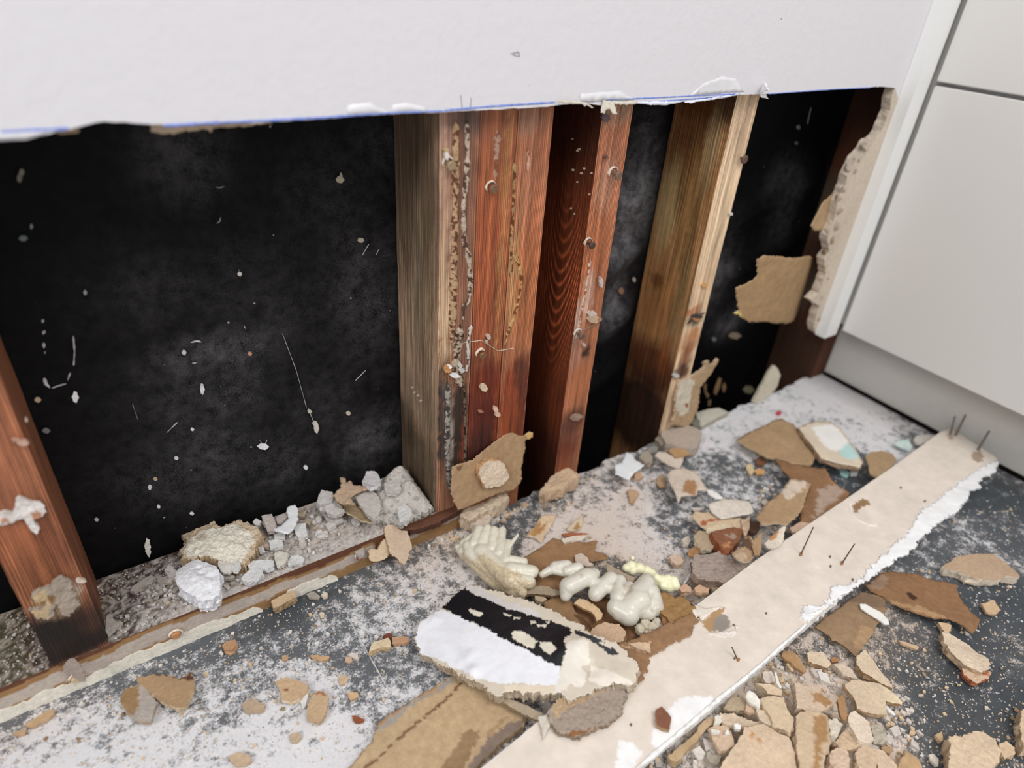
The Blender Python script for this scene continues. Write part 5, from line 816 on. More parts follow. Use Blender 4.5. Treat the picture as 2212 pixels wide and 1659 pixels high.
DP = [('P1', 'biggest smooth cream slab at the bottom of the pile', [(960,1560),(1040,1440),(1120,1320),(1190,1200),(1230,1110),(1500,1065),(1600,1120),(1650,1180),(1850,1250),(1895,1350),(1930,1480),(1950,1620),(1980,1760),(1500,1800),(840,1760),(900,1640)], .024, .016, '#dcc0a0', dict(bumpy=.0012, regions=[([(1240,1260),(1300,1230),(1340,1150),(1340,1220),(1460,1260),(1470,1310),(1380,1290),(1280,1290)], '#c08a52', .003)])),
 ('P1', 'tall cream plate with a chipped lower corner, upper right in the pile', [(1450,705),(1560,675),(1780,690),(1800,780),(1850,900),(1920,1000),(1905,1120),(1880,1165),(1830,1165),(1640,1100),(1600,1000),(1540,900),(1480,820)], .026, .010, '#d9bf9d', {}),
 ('P1', 'pale angular chip above the tall cream plate', [(1390,490),(1500,500),(1600,510),(1650,540),(1755,595),(1742,670),(1660,660),(1550,640),(1500,560)], .022, .008, '#dcc3a0', {}), ('P1', 'pinkish white chip at the top of the pile near the board', [(1478,335),(1600,320),(1640,400),(1655,460),(1600,490),(1530,490),(1490,420)], .016, .006, '#dccbbb', {}),
 ('P1', 'elongated white flake lying on the pile beside the board', [(1243,680),(1265,620),(1300,590),(1380,650),(1450,735),(1440,825),(1400,830),(1370,795),(1310,770),(1280,740)], .026, .004, '#ece6da', {}), ('P1', 'grey shaded chip tucked against the board edge', [(930,840),(990,760),(1070,675),(1190,695),(1255,735),(1240,800),(1225,865),(1080,885),(980,870)], .017, .008, '#b7a283', {}),
 ('P1', 'small peach chip right of the grey shaded chip', [(1240,870),(1255,775),(1330,790),(1380,810),(1360,900),(1300,905)], .020, .006, '#d6b594', {}), ('P1', 'wide pale ridge below the peach chip', [(880,930),(960,900),(1060,930),(1240,985),(1450,1040),(1580,1100),(1400,1110),(1240,1100),(1000,1110),(910,1050)], .019, .010, '#d7bfa3', dict(bumpy=.002)),
 ('P1', 'narrow cream plate between the white flake and the tall plate', [(1390,850),(1480,870),(1570,905),(1620,1050),(1600,1100),(1500,1050),(1440,1000),(1405,930)], .023, .006, '#d8c2a6', {}), ('P1', 'round white crumb against the board edge in the pile', [(810,960),(850,940),(905,950),(922,1010),(870,1075),(805,1060)], .020, .006, '#e2dccb', {}),
 ('P1', 'peach plate with a white crumb on it, left part of the pile', [(730,1130),(800,1090),(980,1085),(1040,1180),(1070,1280),(1085,1370),(1000,1420),(900,1455),(840,1400),(780,1280)], .018, .008, '#d4b79a', {}), ('P1', 'square white crumb lying on the wide pale ridge', [(1078,1070),(1120,1055),(1175,1085),(1165,1145),(1090,1140)], .023, .004, '#f1efe8', {}),
 ('P1', 'triangular white crumb on the peach plate', [(945,1190),(990,1135),(1020,1210),(980,1220)], .022, .004, '#f1ede4', {}), ('P1', 'small oblong white crumb left on the peach plate', [(750,1150),(800,1140),(885,1155),(870,1200),(770,1195)], .0215, .003, '#e7e1d2', {}),
 ('P1', 'tan shard along the near edge of the board', [(150,1520),(300,1390),(450,1280),(580,1150),(600,1240),(560,1300),(440,1400),(350,1530),(290,1600),(200,1580)], .015, .010, '#c6a77c', {}), ('P1', 'grey green crumb in the dark gap left of the biggest slab', [(690,1520),(700,1450),(740,1460),(760,1500),(880,1480),(900,1510),(870,1600),(830,1640),(740,1610)], .010, .008, '#b5ab98', {}),
 ('P1', 'thin tan plate against the board, above the peach plate', [(560,1110),(660,1020),(760,950),(800,980),(780,1060),(720,1100),(640,1200),(590,1250)], .015, .006, '#c8a883', {}), ('P1', 'brown tan flake beside the board above the pile', [(1735,100),(1790,50),(1860,20),(1960,100),(2030,200),(2095,310),(2060,345),(1960,280),(1860,190),(1800,160)], .012, .004, '#b0895c', {}),
 ('P1', 'small cream splint under the brown tan flake', [(1815,225),(1880,165),(1900,240),(1920,320),(1895,335),(1850,270)], .008, .003, '#dcbf98', {}), ('P1', 'narrow white sliver at the top right rim of the pile', [(1645,335),(1675,345),(1700,430),(1750,560),(1720,555),(1680,500)], .024, .002, '#eae6dc', {}),
 ('P2', 'plate with a brown stained band, right centre of the pile', [(-130,960),(-60,900),(60,880),(200,900),(310,950),(330,1100),(350,1320),(280,1480),(240,1760),(-60,1760),(-130,1400)], .028, .010, '#d2b795', dict(regions=[([(110,960),(210,940),(300,960),(330,1260),(320,1340),(220,1400),(180,1760),(90,1760),(110,1400),(125,1200)], '#a77f50', .003)])),
 ('P2', 'stained plate above the brown banded plate in the pile', [(-150,480),(-80,500),(0,530),(60,515),(180,540),(215,620),(300,680),(390,780),(340,840),(200,900),(60,890),(-120,840)], .024, .012, '#d3baa0', dict(regions=[([(80,640),(180,620),(300,680),(400,780),(320,820),(200,780),(90,740)], '#a98052', .004)])),
 ('P2', 'brown upright flake between the plates and the rhombus chip', [(450,720),(500,660),(545,650),(560,760),(585,900),(580,1000),(540,1025),(500,960),(470,860)], .024, .004, '#a57d50', {}), ('P2', 'palest pointed chip in the right half of the pile', [(590,980),(630,900),(700,885),(760,930),(900,1050),(930,1180),(955,1290),(880,1345),(800,1320),(740,1290),(680,1180),(610,1070)], .023, .010, '#e4d0b9', {}),
 ('P2', 'crumbly tan block left of the palest chip', [(430,1310),(500,1210),(560,1140),(680,1130),(730,1280),(760,1370),(680,1420),(560,1430),(480,1390)], .018, .012, '#d2b592', dict(bumpy=.003)), ('P2', 'crumbly pinkish block at the lower edge of the pile', [(330,1500),(400,1420),(500,1400),(600,1450),(620,1560),(600,1700),(480,1740),(360,1640)], .018, .012, '#d9bda0', dict(bumpy=.003)),
 ('P2', 'cut off cream block right of the pinkish block', [(700,1480),(760,1390),(860,1370),(990,1420),(1010,1560),(1000,1760),(800,1760),(720,1640)], .017, .012, '#d8bc9b', dict(bumpy=.002)), ('P2', 'slanting cream wedge at the right foot of the pile', [(980,1440),(1040,1420),(1110,1450),(1200,1550),(1290,1650),(1240,1760),(1040,1760),(1000,1600)], .014, .010, '#d9bf9f', {}),
 ('P2', 'brownish flake above the slanting cream wedge', [(1060,1400),(1150,1370),(1240,1400),(1200,1480),(1100,1460)], .008, .005, '#b8936c', {}), ('P2', 'grey dusted lump right of the palest chip', [(920,1100),(1040,1060),(1120,1180),(1140,1300),(1060,1370),(960,1340),(940,1220)], .009, .008, '#bfb5a0', dict(bumpy=.003)),
 ('P2', 'chalky lump between the banded plate and the crumbly tan block', [(320,1000),(440,980),(530,1060),(480,1150),(420,1280),(350,1260),(330,1120)], .022, .012, '#ddd0bd', dict(bumpy=.003))]
for k_, lab, pts, z, th, c, kw in DP: ch(PC, lab, k_, pts, z, th, c, **kw)
# ---- chips on the floor at the left
DL = [('A', PC, 'tan chip with a dark charred top edge on the dusty floor at left', [(1080,925),(1150,935),(1230,908),(1300,915),(1350,925),(1440,945),(1480,930),(1510,890),(1550,950),(1540,1050),(1510,1120),(1480,1170),(1400,1175),(1300,1145),(1260,1095),(1210,1075),(1160,1020),(1110,985)], .013, .007, '#b3926a', '#cdb38d', [([(1230,905),(1350,920),(1480,930),(1510,885),(1555,950),(1500,965),(1400,940),(1250,925)], '#4f3122', .001)]),
 ('A', PC, 'two tone chip, brown left half and grey right half, on the dusty floor', [(958,1100),(985,1050),(1000,1025),(1060,1010),(1110,990),(1160,1020),(1200,1070),(1245,1135),(1225,1210),(1200,1295),(1150,1290),(1090,1285),(1040,1245),(1000,1200),(975,1150)], .010, .005, '#b8aca2', '#b59e84', [([(950,1100),(985,1040),(1000,1025),(1060,1010),(1105,1000),(1110,1080),(1108,1160),(1060,1230),(1030,1240),(960,1150)], '#9b7a50', .0008)]),
 ('A', PC, 'oval grey tan flake just below the two tone chip group, right of it', [(1920,1155),(1960,1120),(2000,1100),(2060,1130),(2112,1160),(2095,1205),(2020,1215),(1960,1215)], .004, .003, '#bfa689', None, []), ('A', PC, 'rounded tan chip near the bottom edge at left', [(1820,1560),(1900,1530),(1990,1555),(2005,1600),(1960,1630),(1880,1645),(1840,1600)], .005, .004, '#d0b291', None, []),
 ('A', PC, 'long tan flake on the grey dust at the far left', [(190,1322),(250,1285),(300,1245),(360,1210),(425,1185),(432,1225),(380,1270),(330,1300),(255,1338)], .004, .003, '#c9a67d', None, []), ('A', PC, 'orange tan nugget beside a dark hole in the dust', [(1768,685),(1800,655),(1870,635),(1888,675),(1850,720),(1790,718)], .008, .007, '#c4946a', None, []),
 ('A', PC, 'flat tan flake just under the orange tan nugget', [(1785,735),(1875,730),(1830,758)], .004, .003, '#cda57a', None, []), ('A', PC, 'small blurred tan flake in the far left corner', [(100,1385),(150,1360),(210,1345),(195,1385),(130,1400)], .004, .003, '#c6a27c', None, []),
 ('A', PC, 'tiny white pebble by the dark hole in the dust', [(1740,735),(1765,728),(1780,745),(1760,758)], .005, .004, '#e6e2da', None, []), ('A', PC, 'pale dusty flake at the sill, left part', [(840,560),(850,450),(880,430),(920,490),(980,500),(900,560),(860,600)], .046, .004, '#bfb4aa', None, []),
 ('C', PC, 'wedge shaped tan chip with a brown scar on the white dust', [(350,975),(400,945),(450,940),(520,960),(612,1000),(590,1060),(540,1110),(470,1135),(405,1110),(390,1050)], .009, .006, '#cfad84', '#e0c8a4', [([(415,1030),(450,1030),(448,1045),(418,1042)], '#7c4526', .0005)]),
 ('C', PC, 'oblong crumbly tan chip on the white dust, brown top rim', [(600,1230),(610,1150),(640,1090),(690,1045),(740,1055),(772,1090),(765,1180),(750,1230),(705,1290),(650,1285),(608,1265)], .010, .007, '#cfae84', None, [([(640,1085),(690,1040),(745,1055),(760,1085),(700,1070)], '#a3663e', .001)]),
 ('C', PC, 'pentagonal grey tan flake left of the wedge shaped chip', [(80,1160),(110,1130),(150,1113),(200,1150),(268,1160),(240,1192),(180,1205),(110,1215)], .004, .003, '#bfa587', None, []), ('C', PC, 'bright cream block beside the floor seam', [(1098,735),(1110,690),(1130,660),(1180,640),(1245,620),(1268,655),(1265,692),(1190,700),(1110,730)], .009, .008, '#e6cfa8', '#d6b68a', []),
 ('C', PC, 'orange tan brick shaped crumb right of the bright cream block', [(1278,620),(1340,608),(1402,612),(1418,650),(1350,668),(1285,672)], .006, .005, '#d2a27a', None, []), ('C', PC, 'round pale tan flake above the red brown flake', [(848,945),(870,920),(905,912),(935,945),(905,990),(865,990)], .004, .003, '#d3b592', None, []),
 ('C', PC, 'small oval orange tan flake between round flake and red brown flake', [(922,1060),(960,1052),(1005,1058),(1015,1085),(980,1108),(945,1115)], .005, .004, '#d6b083', None, []), ('C', PC, 'red brown flake on white dust at the edge of the tan strip', [(955,1240),(990,1240),(1030,1262),(1060,1272),(1050,1292),(990,1302),(970,1280)], .004, .002, '#8a4a2a', None, []),
 ('C', PC, 'pink and white folded flake above the round pale tan flake', [(925,755),(960,742),(1005,742),(1012,795),(980,785)], .006, .004, '#e0d2c4', None, []), ('C', PC, 'peach crumb directly under the folded flake', [(910,775),(950,770),(965,800),(935,825),(905,810)], .004, .003, '#d2b193', None, []),
 ('C', PC, 'flat orange tan flake of two lobes in the dust centre left', [(625,760),(690,755),(700,770),(775,765),(780,785),(720,808),(680,795),(640,778)], .004, .003, '#d0a679', None, []), ('C', PC, 'round tan crumb near the bottom edge centre left', [(462,1410),(480,1380),(540,1372),(555,1410),(520,1455),(475,1450)], .005, .004, '#cdb391', None, []),
 ('C', PC, 'translucent white sliver between the wedge and the oblong chip', [(545,1120),(560,1060),(600,1045),(612,1080),(590,1160),(570,1190)], .005, .002, '#e6e3df', None, []), ('C', PC, 'small peach flake left of the two lobed flake', [(400,770),(430,755),(455,775),(440,800),(405,800)], .004, .003, '#cba37c', None, []),
 ('C', PC, 'pale pebble at the foot of the sill near the floor seam', [(712,280),(735,258),(765,262),(760,290),(730,298)], .006, .005, '#e2d3bd', None, []), ('C', PC, 'round cream pebble on the dark floor band below the sill', [(698,430),(715,415),(740,425),(735,448),(710,450)], .006, .005, '#dcccb2', None, []),
 ('C', PC, 'white pebble on the floor seam', [(1012,570),(1035,558),(1062,575),(1055,600),(1025,602)], .006, .005, '#e3e1df', None, []), ('C', PC, 'white pebble above the bright cream block', [(1135,605),(1155,595),(1172,610),(1160,625),(1140,622)], .005, .004, '#e6e2da', None, []),
 ('C', PC, 'dark red brown crumb above the bright cream block', [(1210,605),(1240,585),(1280,590),(1275,620),(1240,630),(1215,620)], .005, .004, '#6e3a26', None, []), ('C', PC, 'white pebble on dark dust left of the floor seam', [(748,585),(765,572),(785,585),(775,602),(755,600)], .005, .004, '#dedcda', None, []),
 ('P5', PC, 'rectangular tan block leaning on the sill front at its middle', [(1400,1362),(1480,1310),(1600,1250),(1735,1200),(1762,1290),(1650,1350),(1540,1415),(1445,1455)], .013, .010, '#cdb08a', '#a98c68', []), ('P5', PC, 'flat grey triangular flake right of the rectangular tan block', [(1900,1255),(1960,1230),(2000,1215),(2095,1290),(2075,1325),(1935,1312)], .005, .003, '#a49a8e', None, [])]
for k_, nm, lab, pts, z, th, c, sc, rg in DL: ch(nm, lab, k_, pts, z, th, c, sc, regions=rg, bumpy=.0006)
# ---- rubble lying on the sill plate
st_ = .0385
ch('plaster_mound', 'round mound of crushed cream plaster on a tan flake, on the sill', 'P5', [(138,770),(150,640),(205,600),(238,520),(210,485),(150,440),(170,390),(260,350),(440,320),(500,320),(570,285),(640,320),(690,350),(780,330),(860,300),(940,275),(1060,280),(1120,320),(1220,340),(1250,400),(1280,480),(1190,560),(1205,640),(1150,720),(1080,800),(1000,840),(960,850),(900,880),(700,820),(560,790),(300,785)], .054, .014, '#cfb89a', '#bfa37e', cat='rubble', jag=.002, bumpy=.0025, bs=200, dome=.007, cell=.0013, regions=[
   ([(160,740),(215,640),(250,540),(330,470),(460,410),(640,390),(800,350),(920,320),(1000,360),(1050,400),(1150,430),(1170,560),(1100,680),(1040,760),(970,840),(700,830),(560,780),(300,775)], '#e3dccb', .0025), ([(360,520),(440,450),(530,500),(460,580)], '#c9bba6', .001)])
ch('plaster_mound', 'bright white rounded blob of plaster at the front of the sill rubble', 'P5', [(70,1015),(90,930),(130,880),(200,850),(290,795),(380,790),(440,830),(520,850),(560,870),(640,905),(680,960),(690,1060),(695,1130),(690,1260),(640,1290),(560,1340),(480,1355),(390,1355),(320,1310),(240,1280),(140,1220),(90,1150)], .056, .016, '#e9e9ee', cat='rubble', jag=.001, bumpy=.0013, bs=120, dome=.006, cell=.0013, dents=[(430,1010,.003,-.003),(400,930,.003,-.002),(560,1050,.004,-.002),(520,1230,.004,-.002)])
ch('white_shard', 'drip shaped white scrap hanging over the sill edge by the white blob', 'P5', [(640,1290),(670,1230),(715,1240),(715,1290),(690,1340),(660,1385),(625,1378),(650,1330)], .050, .003, '#ece9ea', None, mat='paint')
DS = [('P5', 'rounded pale flake below the cream mound', [(650,860),(665,760),(700,735),(790,780),(850,840),(855,900),(820,945),(740,945),(700,930)], .056, .005, '#dcd8d0'), ('P5', 'grey white flake touching the mound at its lower right', [(800,745),(860,710),(920,750),(975,860),(930,940),(870,935),(840,840)], .056, .004, '#d6d5d2'),
 ('P5', 'upper of two oblong white chips right of the white blob', [(1065,850),(1140,790),(1280,778),(1445,785),(1430,865),(1350,895),(1270,885),(1110,905)], .050, .007, '#dedfdf'), ('P5', 'lower of two oblong white chips right of the white blob', [(980,1050),(1020,980),(1100,915),(1280,900),(1285,980),(1250,1025),(1130,1085),(1060,1098)], .049, .007, '#dcdcdb'),
 ('P5', 'square white chip behind the oblong white chips', [(1365,500),(1460,490),(1560,500),(1575,580),(1480,600),(1400,612)], .048, .006, '#dddcd9'), ('P5', 'white chip with a tan broken tip on the sill', [(1445,690),(1520,650),(1640,680),(1635,740),(1600,820),(1490,865),(1460,800)], .048, .006, '#d9d2c4'), ('P5', 'faint long white flake near the sill edge', [(1630,800),(1680,720),(1780,710),(1870,750),(1850,830),(1740,840),(1640,850)], .043, .003, '#d9d8d6'),
 ('P5', 'upright rectangular white chip near the black paper', [(1725,300),(1800,270),(1885,260),(1900,350),(1915,430),(1850,450),(1790,468),(1745,400)], .049, .006, '#dcdbd9'), ('P5', 'pinkish grey chip left of the white curl', [(1265,165),(1330,140),(1410,130),(1460,230),(1470,290),(1440,340),(1350,355),(1300,230)], .055, .008, '#c6b9b2'),
 ('P5', 'second pinkish grey chip touching the white curl', [(1470,190),(1520,150),(1600,120),(1625,180),(1560,250),(1490,250)], .053, .006, '#bdb0aa'), ('P5', 'small white cap behind the cream mound', [(1140,245),(1190,190),(1265,230),(1235,290),(1170,280)], .052, .006, '#dddbdb'), ('P5', 'small white cube right of the cream mound', [(1205,600),(1290,580),(1310,640),(1240,660)], .047, .006, '#e3e2e0'),
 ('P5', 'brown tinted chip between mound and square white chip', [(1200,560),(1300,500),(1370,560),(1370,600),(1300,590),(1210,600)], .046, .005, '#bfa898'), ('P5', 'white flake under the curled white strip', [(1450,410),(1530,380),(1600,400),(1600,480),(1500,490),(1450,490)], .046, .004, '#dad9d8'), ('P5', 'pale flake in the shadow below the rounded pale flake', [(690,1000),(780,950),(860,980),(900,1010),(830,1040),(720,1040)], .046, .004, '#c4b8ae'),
 ('P5', 'pinkish flake at the right end of the small rubble', [(1800,520),(1870,480),(1900,560),(1850,600),(1790,570)], .044, .004, '#cfc2ba'),
 ('P6', 'leftmost pale chip standing at the edge of the big rubble heap', [(165,600),(190,520),(220,445),(370,470),(395,545),(350,620),(250,655),(190,650)], .066, .012, '#c9c4c1'), ('P6', 'fan shaped pale chip left of the tan curl in the heap', [(235,650),(330,600),(415,590),(480,640),(545,735),(490,770),(430,797),(300,765)], .062, .006, '#cfc8c2'),
 ('P6', 'flat pale chip under the fan shaped chip', [(245,770),(340,790),(480,805),(530,860),(450,905),(380,895),(275,845)], .049, .005, '#cdc5bf'), ('P6', 'white angular chip at the crest of the heap', [(795,320),(830,260),(860,190),(960,172),(1020,225),(1065,330),(1000,370),(900,385)], .080, .010, '#d0cbcd'),
 ('P6', 'large cracked grey plate on the big rubble heap', [(675,510),(710,460),(760,410),(900,415),(990,500),(1040,560),(1060,680),(1020,800),(960,865),(880,790),(790,690),(730,600)], .066, .006, '#c9c0b9'), ('P6', 'second grey plate right of the cracked plate', [(1100,360),(1200,320),(1320,350),(1350,440),(1290,500),(1130,480)], .074, .005, '#cac4be'),
 ('P6', 'rounded white grey lump low on the big heap', [(1290,690),(1400,650),(1480,710),(1500,790),(1420,890),(1330,860),(1290,780)], .062, .008, '#d8d5d2'), ('P6', 'small pale pebble in front of the flat chip', [(640,850),(700,830),(760,890),(700,915),(655,890)], .047, .006, '#cdc6c0'), ('P6', 'pale pebble at the left foot of the heap', [(140,840),(190,800),(230,840),(200,890),(150,880)], .045, .005, '#d5cfca'),
 ('P6', 'grey flake stuck on the sill front beside the tan scrap', [(680,1300),(740,1250),(805,1220),(825,1300),(820,1365),(750,1395)], .030, .004, '#b5ada6')]
for k_, lab, pts, z, th, c in DS: ch(PC, lab, k_, pts, z, th, c, bumpy=.0008, jag=.001)
ch('white_shard', 'curled white strip bending up against the black paper', 'P5', [(1615,60),(1650,25),(1720,10),(1775,60),(1785,200),(1740,290),(1700,350),(1640,395),(1530,380),(1440,350),(1560,285),(1640,180)], .056, .003, '#e6e7ea', mat='paint', curl=4)
ch(PP, 'tan curled paper crest with two knobs on the left of the heap', 'P6', [(385,500),(440,450),(500,410),(495,330),(485,270),(530,262),(565,290),(575,335),(620,305),(665,340),(670,372),(760,370),(900,375),(960,390),(800,440),(690,500),(640,560),(700,650),(620,640),(520,640),(440,590)], .074, .003, '#c0a286', '#8e7454', mat='paper', curl=-6, bumpy=.002)
ch(PP, 'folded paper underside coloured in shadow brown beneath the cracked grey plate', 'P6', [(500,650),(620,640),(720,650),(800,720),(900,820),(1000,880),(940,905),(800,880),(720,830),(560,760)], .058, .002, '#8d7859', '#d8c39a', mat='paper', bumpy=.002)  # shadow under the plate is put into this sheet's colour
# the heap itself: a loose mound of crushed plaster that nobody could count
HB = [(868,1058,.017,.030),(835,1078,.017,.020),(893,1088,.014,.022),(860,1105,.015,.017),(910,1100,.010,.008),(820,1105,.012,.010)]
hp = [(768,1092),(790,1068),(820,1056),(845,1046),(868,1038),(885,1056),(905,1075),(937,1103),(915,1114),(890,1124),(866,1137),(840,1134),(815,1128),(785,1118)]
o = slab('crushed_plaster_heap', hp, .0425, .004, '#c9c2ba', '#b3aa9f', jag=.003, bumpy=.0032, bs=170, cell=.0013, dents=HB, label='heap of crushed grey white plaster piled on the sill against the triple stud', cat='rubble', kind='stuff')
def hz(u, v):
    z = .05
    for _ in range(6):
        p = fl(u, v, z); zn = .0425 + sum(h * math.exp(-((p - fl(a, b, .0425))[:2] ** 2).sum() / r ** 2) for a, b, r, h in HB); z = .5 * z + .5 * zn
    return z
# scraps bridging the sill edge
ch(PC, 'tan tongue shaped flake leaning from the sill edge down to the floor', 'P6', [(1110,1010),(1120,960),(1150,930),(1270,935),(1300,980),(1340,1012),(1430,1030),(1470,1130),(1490,1200),(1505,1270),(1440,1330),(1450,1390),(1400,1500),(1340,1480),(1300,1440),(1280,1390),(1230,1370),(1190,1350),(1170,1270),(1130,1130)], 0, .004, '#cdb196', '#b08a60', nrm=(0, -.62, .78), P0=(-.03, -.006, .036), bumpy=.0005, cell=.0014)
ch(PC, 'notched tan chip leaning on the sill beside the tongue shaped flake', 'P6', [(880,1290),(920,1275),(1010,1290),(1060,1200),(1110,1130),(1150,1180),(1175,1330),(1150,1400),(1060,1440),(980,1460),(910,1430)], 0, .004, '#d2b896', '#b08a60', nrm=(0, -.8, .6), P0=(-.06, -.006, .03), bumpy=.0006, cell=.0014)
ch('plaster_chip', 'rod shaped pale fragment on the dusty sill near the left stud', 'A', [(1035,245),(1060,210),(1200,120),(1232,135),(1200,170),(1070,255)], .044, .005, '#bfb3aa')
ch(PC, 'square grey flake right of the rod shaped fragment', 'A', [(1250,150),(1330,130),(1380,150),(1350,190),(1270,195)], .042, .003, '#b7aba6')
ch(PC, 'pinkish torn flake over the sill edge at the left stud foot', 'A', [(500,850),(560,770),(600,790),(650,860),(680,950),(620,960),(560,900),(520,900)], .040, .003, '#a9988c')
# ================================================================== CRUMBS
LIB = {}
def lib(col, k):
    if (col, k) not in LIB: LIB[(col, k)] = rockmesh('plaster_crumb', col, .6, 14, 'plaster', 500 + k, 1.3)
    return LIB[(col, k)]
def crumbs(poly, n, smin, smax, cols, z, label, group, name='plaster_crumb', key='', sk=1.6):
    pp = Z(key, poly); xs_ = [p[0] for p in pp]; ys_ = [p[1] for p in pp]; c = 0; t = 0
    n = int(n * .6)
    while c < n and t < n * 40:
        t += 1; u, v = rnd.uniform(min(xs_), max(xs_)), rnd.uniform(min(ys_), max(ys_))
        if not inpoly(np.array([u]), np.array([v]), pp)[0]: continue
        zz_ = z if not callable(z) else z(u, v)
        p = fl(u, v, zz_)
        if zz_ < .02 and p[1] > -.010: continue
        s = smin + (smax - smin) * rnd.random() ** sk
        o = bpy.data.objects.new(name, lib(rnd.choice(cols), rnd.randrange(10))); S.collection.objects.link(o)
        o.location = [float(q) for q in p]; o.scale = (s, s, s); o.rotation_euler = (rnd.uniform(-.3, .3), rnd.uniform(-.3, .3), rnd.random() * 6.3)
        tag(o, label, 'crumb', group); c += 1
W_, T_, G_ = ['#e6e1da', '#dcd6d0'], ['#d8bd9b', '#cda880', '#dfc8aa'], ['#b8aa9c', '#a3917f']
crumbs([(990,1060),(1090,1010),(1130,1080),(1120,1120),(1010,1150),(960,1180),(900,1190),(905,1120),(960,1090)], 34, .003, .009, T_ + G_ + W_, .001, 'small plaster crumb in the rubble at the foot of the triple stud', 'crumbs at the foot of the triple stud')
crumbs([(400,1240),(620,1130),(700,1140),(680,1180),(520,1260),(430,1310)], 46, .002, .006, W_ + ['#cfc6be'], .0395, 'small white plaster crumb on the sill between the mound and the sill edge', 'white crumbs on the sill')
crumbs([(240,1240),(380,1180),(390,1300),(230,1340)], 22, .002, .006, W_ + G_, .039, 'small plaster crumb on the sill right of the left stud', 'crumbs on the sill by the left stud')
crumbs([(835,1035),(875,1015),(930,1095),(900,1125),(850,1132),(800,1100)], 80, .002, .007, W_ + ['#cfc6be'], hz, 'small crumb lying on the crushed plaster heap', 'crumbs on the crushed plaster heap')
crumbs([(1490,1480),(1760,1430),(2000,1560),(1940,1659),(1420,1659)], 60, .003, .009, T_ + W_[:1], .001, 'small tan crumb in the pile near the camera', 'tan crumbs in the near pile')
crumbs([(1600,1400),(1800,1380),(1980,1440),(1960,1560),(1700,1540)], 45, .0015, .005, T_ + W_[:1], .0008, 'tiny crumb on the dark floor between brown papers and pile', 'tiny crumbs between papers and pile')
crumbs([(1940,1300),(2212,1180),(2212,1640),(1960,1640)], 48, .0015, .006, T_ + W_, .0006, 'tiny crumb scattered on the dark slate floor at right', 'crumbs on the dark floor at right')
crumbs([(1500,1120),(1640,1050),(1740,1120),(1700,1170),(1520,1260)], 26, .003, .010, T_ + G_, .004, 'small crumb filling the heap behind the long board', 'crumbs in the heap behind the board')
crumbs([(1250,1050),(1500,1000),(1540,1060),(1500,1180),(1300,1190)], 40, .002, .006, ['#dccfc2', '#d6c0a8', '#c7a988'], .001, 'small pinkish crumb on the dust behind the foam', 'crumbs on the dust behind the foam')
crumbs([(1330,1000),(1480,900),(1520,960),(1480,1060),(1350,1060)], 26, .003, .009, G_ + ['#d6cbbf', '#c9a47c'], .001, 'small crumb at the floor edge by the pale cream stud', 'crumbs at the far floor edge')
crumbs([(560,1360),(900,1230),(980,1230),(900,1420),(620,1420)], 40, .0015, .005, W_ + T_, .0006, 'tiny crumb on the floor between the sill and the painted slab', 'crumbs between sill and painted slab')
crumbs([(20,1600),(420,1440),(760,1430),(780,1640),(200,1655)], 44, .0015, .006, W_ + T_, .0008, 'tiny crumb on the white dusty floor at lower left', 'crumbs on the dusty floor at lower left')
crumbs([(1230,1330),(1330,1290),(1500,1300),(1500,1400),(1360,1400)], 18, .004, .010, ['#a87f56', '#c9a47c', '#7c5636'], .006, 'small brown crumb under the foam curl', 'brown crumbs under the foam curl')
crumbs([(1130,1120),(1200,1050),(1300,1010),(1300,1080),(1200,1130)], 16, .003, .007, T_ + G_, .001, 'small tan crumb on the dark patch right of the leaning paper', 'crumbs right of the leaning paper')
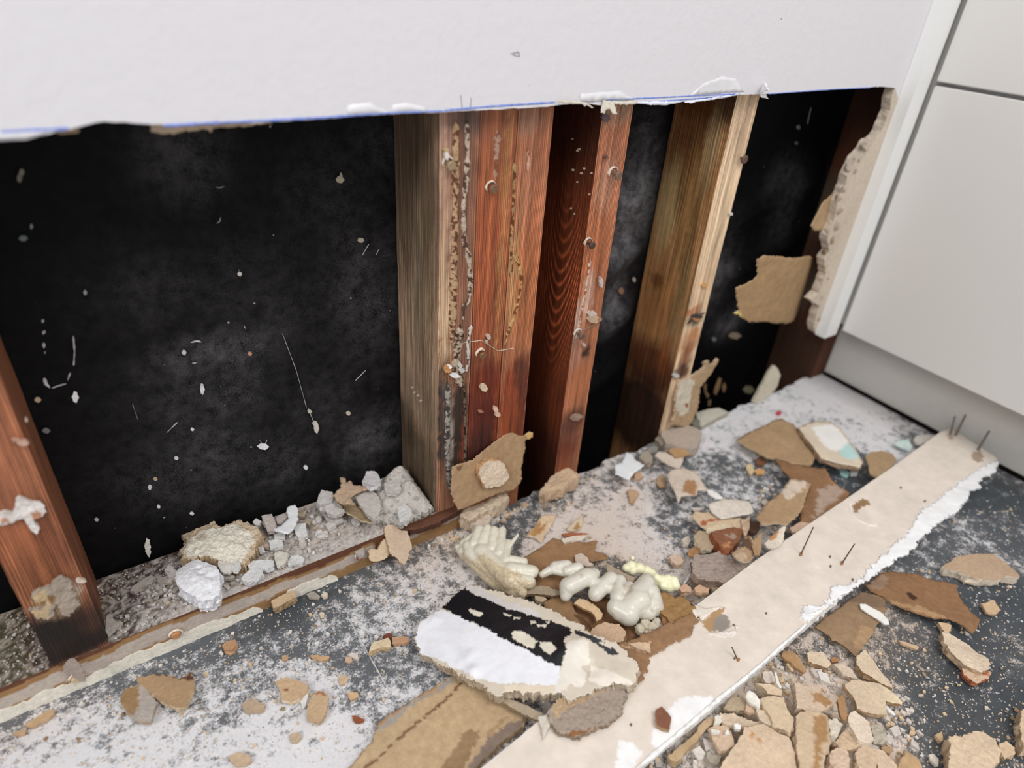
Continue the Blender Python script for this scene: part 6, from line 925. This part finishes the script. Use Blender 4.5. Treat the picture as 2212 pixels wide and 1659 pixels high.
# fine plaster grit nobody could count, one mesh
def grit(name, polys, n, label, z=.0004, cols=('#e2dcd4', '#d9bf9f', '#cfc6bf'), big=1.0):
    V = []; F = []; C = []; r2 = random.Random(11)
    for pe in polys:
        poly, share = pe[:2]; bg_ = pe[2] if len(pe) > 2 else 1.0
        pp = poly; xs_ = [p[0] for p in pp]; ys_ = [p[1] for p in pp]; k = int(n * share); c = 0; t = 0
        while c < k and t < k * 20:
            t += 1; u, v = r2.uniform(min(xs_), max(xs_)), r2.uniform(min(ys_), max(ys_))
            if not inpoly(np.array([u]), np.array([v]), pp)[0]: continue
            p = fl(u, v, z)
            if z < .02 and p[1] > -.008: continue
            s = r2.uniform(.0006, .0019) if r2.random() < .93 else r2.uniform(.002, .004)
            s = s * big * bg_; a = r2.random() * 6; b = len(V); col = hexc(r2.choice(cols))
            for q in range(4): V.append(p + [s * .6 * math.cos(a + q * 1.57) * r2.uniform(.6, 1.2), s * .6 * math.sin(a + q * 1.57) * r2.uniform(.6, 1.2), 0]); C.append(col)
            for q in range(4): V.append(V[b + q] * 1.0 + [0, 0, 0] + np.array([0, 0, s * r2.uniform(.3, .7)])); C.append(col)
            F += [[b + 4, b + 5, b + 6, b + 7], [b, b + 1, b + 5, b + 4], [b + 1, b + 2, b + 6, b + 5], [b + 2, b + 3, b + 7, b + 6], [b + 3, b, b + 4, b + 7]]; c += 1
    return tag(link(name, V, F, M['plaster'], np.array(C)), label, 'grit', None, 'stuff')
grit('plaster_grit', [([(0,1590),(500,1350),(900,1210),(980,1240),(900,1420),(760,1650),(0,1659)], .28), ([(1000,1150),(1250,1030),(1500,940),(1700,860),(1900,900),(1980,950),(1600,1200),(1440,1280),(1160,1200)], .22), ([(1420,1650),(1750,1360),(1900,1230),(2000,1120),(2200,1080),(2212,1659)], .5), ([(1490,1110),(1650,1040),(1760,1080),(1700,1180),(1520,1260),(1470,1200)], .05, 2.4), ([(980,1090),(1120,1040),(1150,1090),(1010,1160),(900,1190),(880,1160)], .05, 2.4), ([(1470,1500),(1560,1460),(1640,1400),(1760,1440),(1960,1500),(1990,1600),(1960,1659),(1400,1659)], .17, 3.2)], 4200, 'fine plaster grit sprinkled over the whole floor')
grit('sill_grit', [([(10,1330),(200,1262),(400,1188),(640,1100),(860,1040),(920,1090),(820,1145),(500,1280),(230,1390),(0,1480)], 1.0), ([(300,1270),(420,1200),(640,1110),(760,1080),(800,1130),(500,1270),(340,1320)], .16, 2.6), ([(835,1045),(868,1030),(930,1095),(860,1132),(800,1090)], .06, 2.4)], 1400, 'fine grey white grit covering the top of the sill plate', .040, ('#dcd7d2', '#cfc8c4', '#b8a692'))
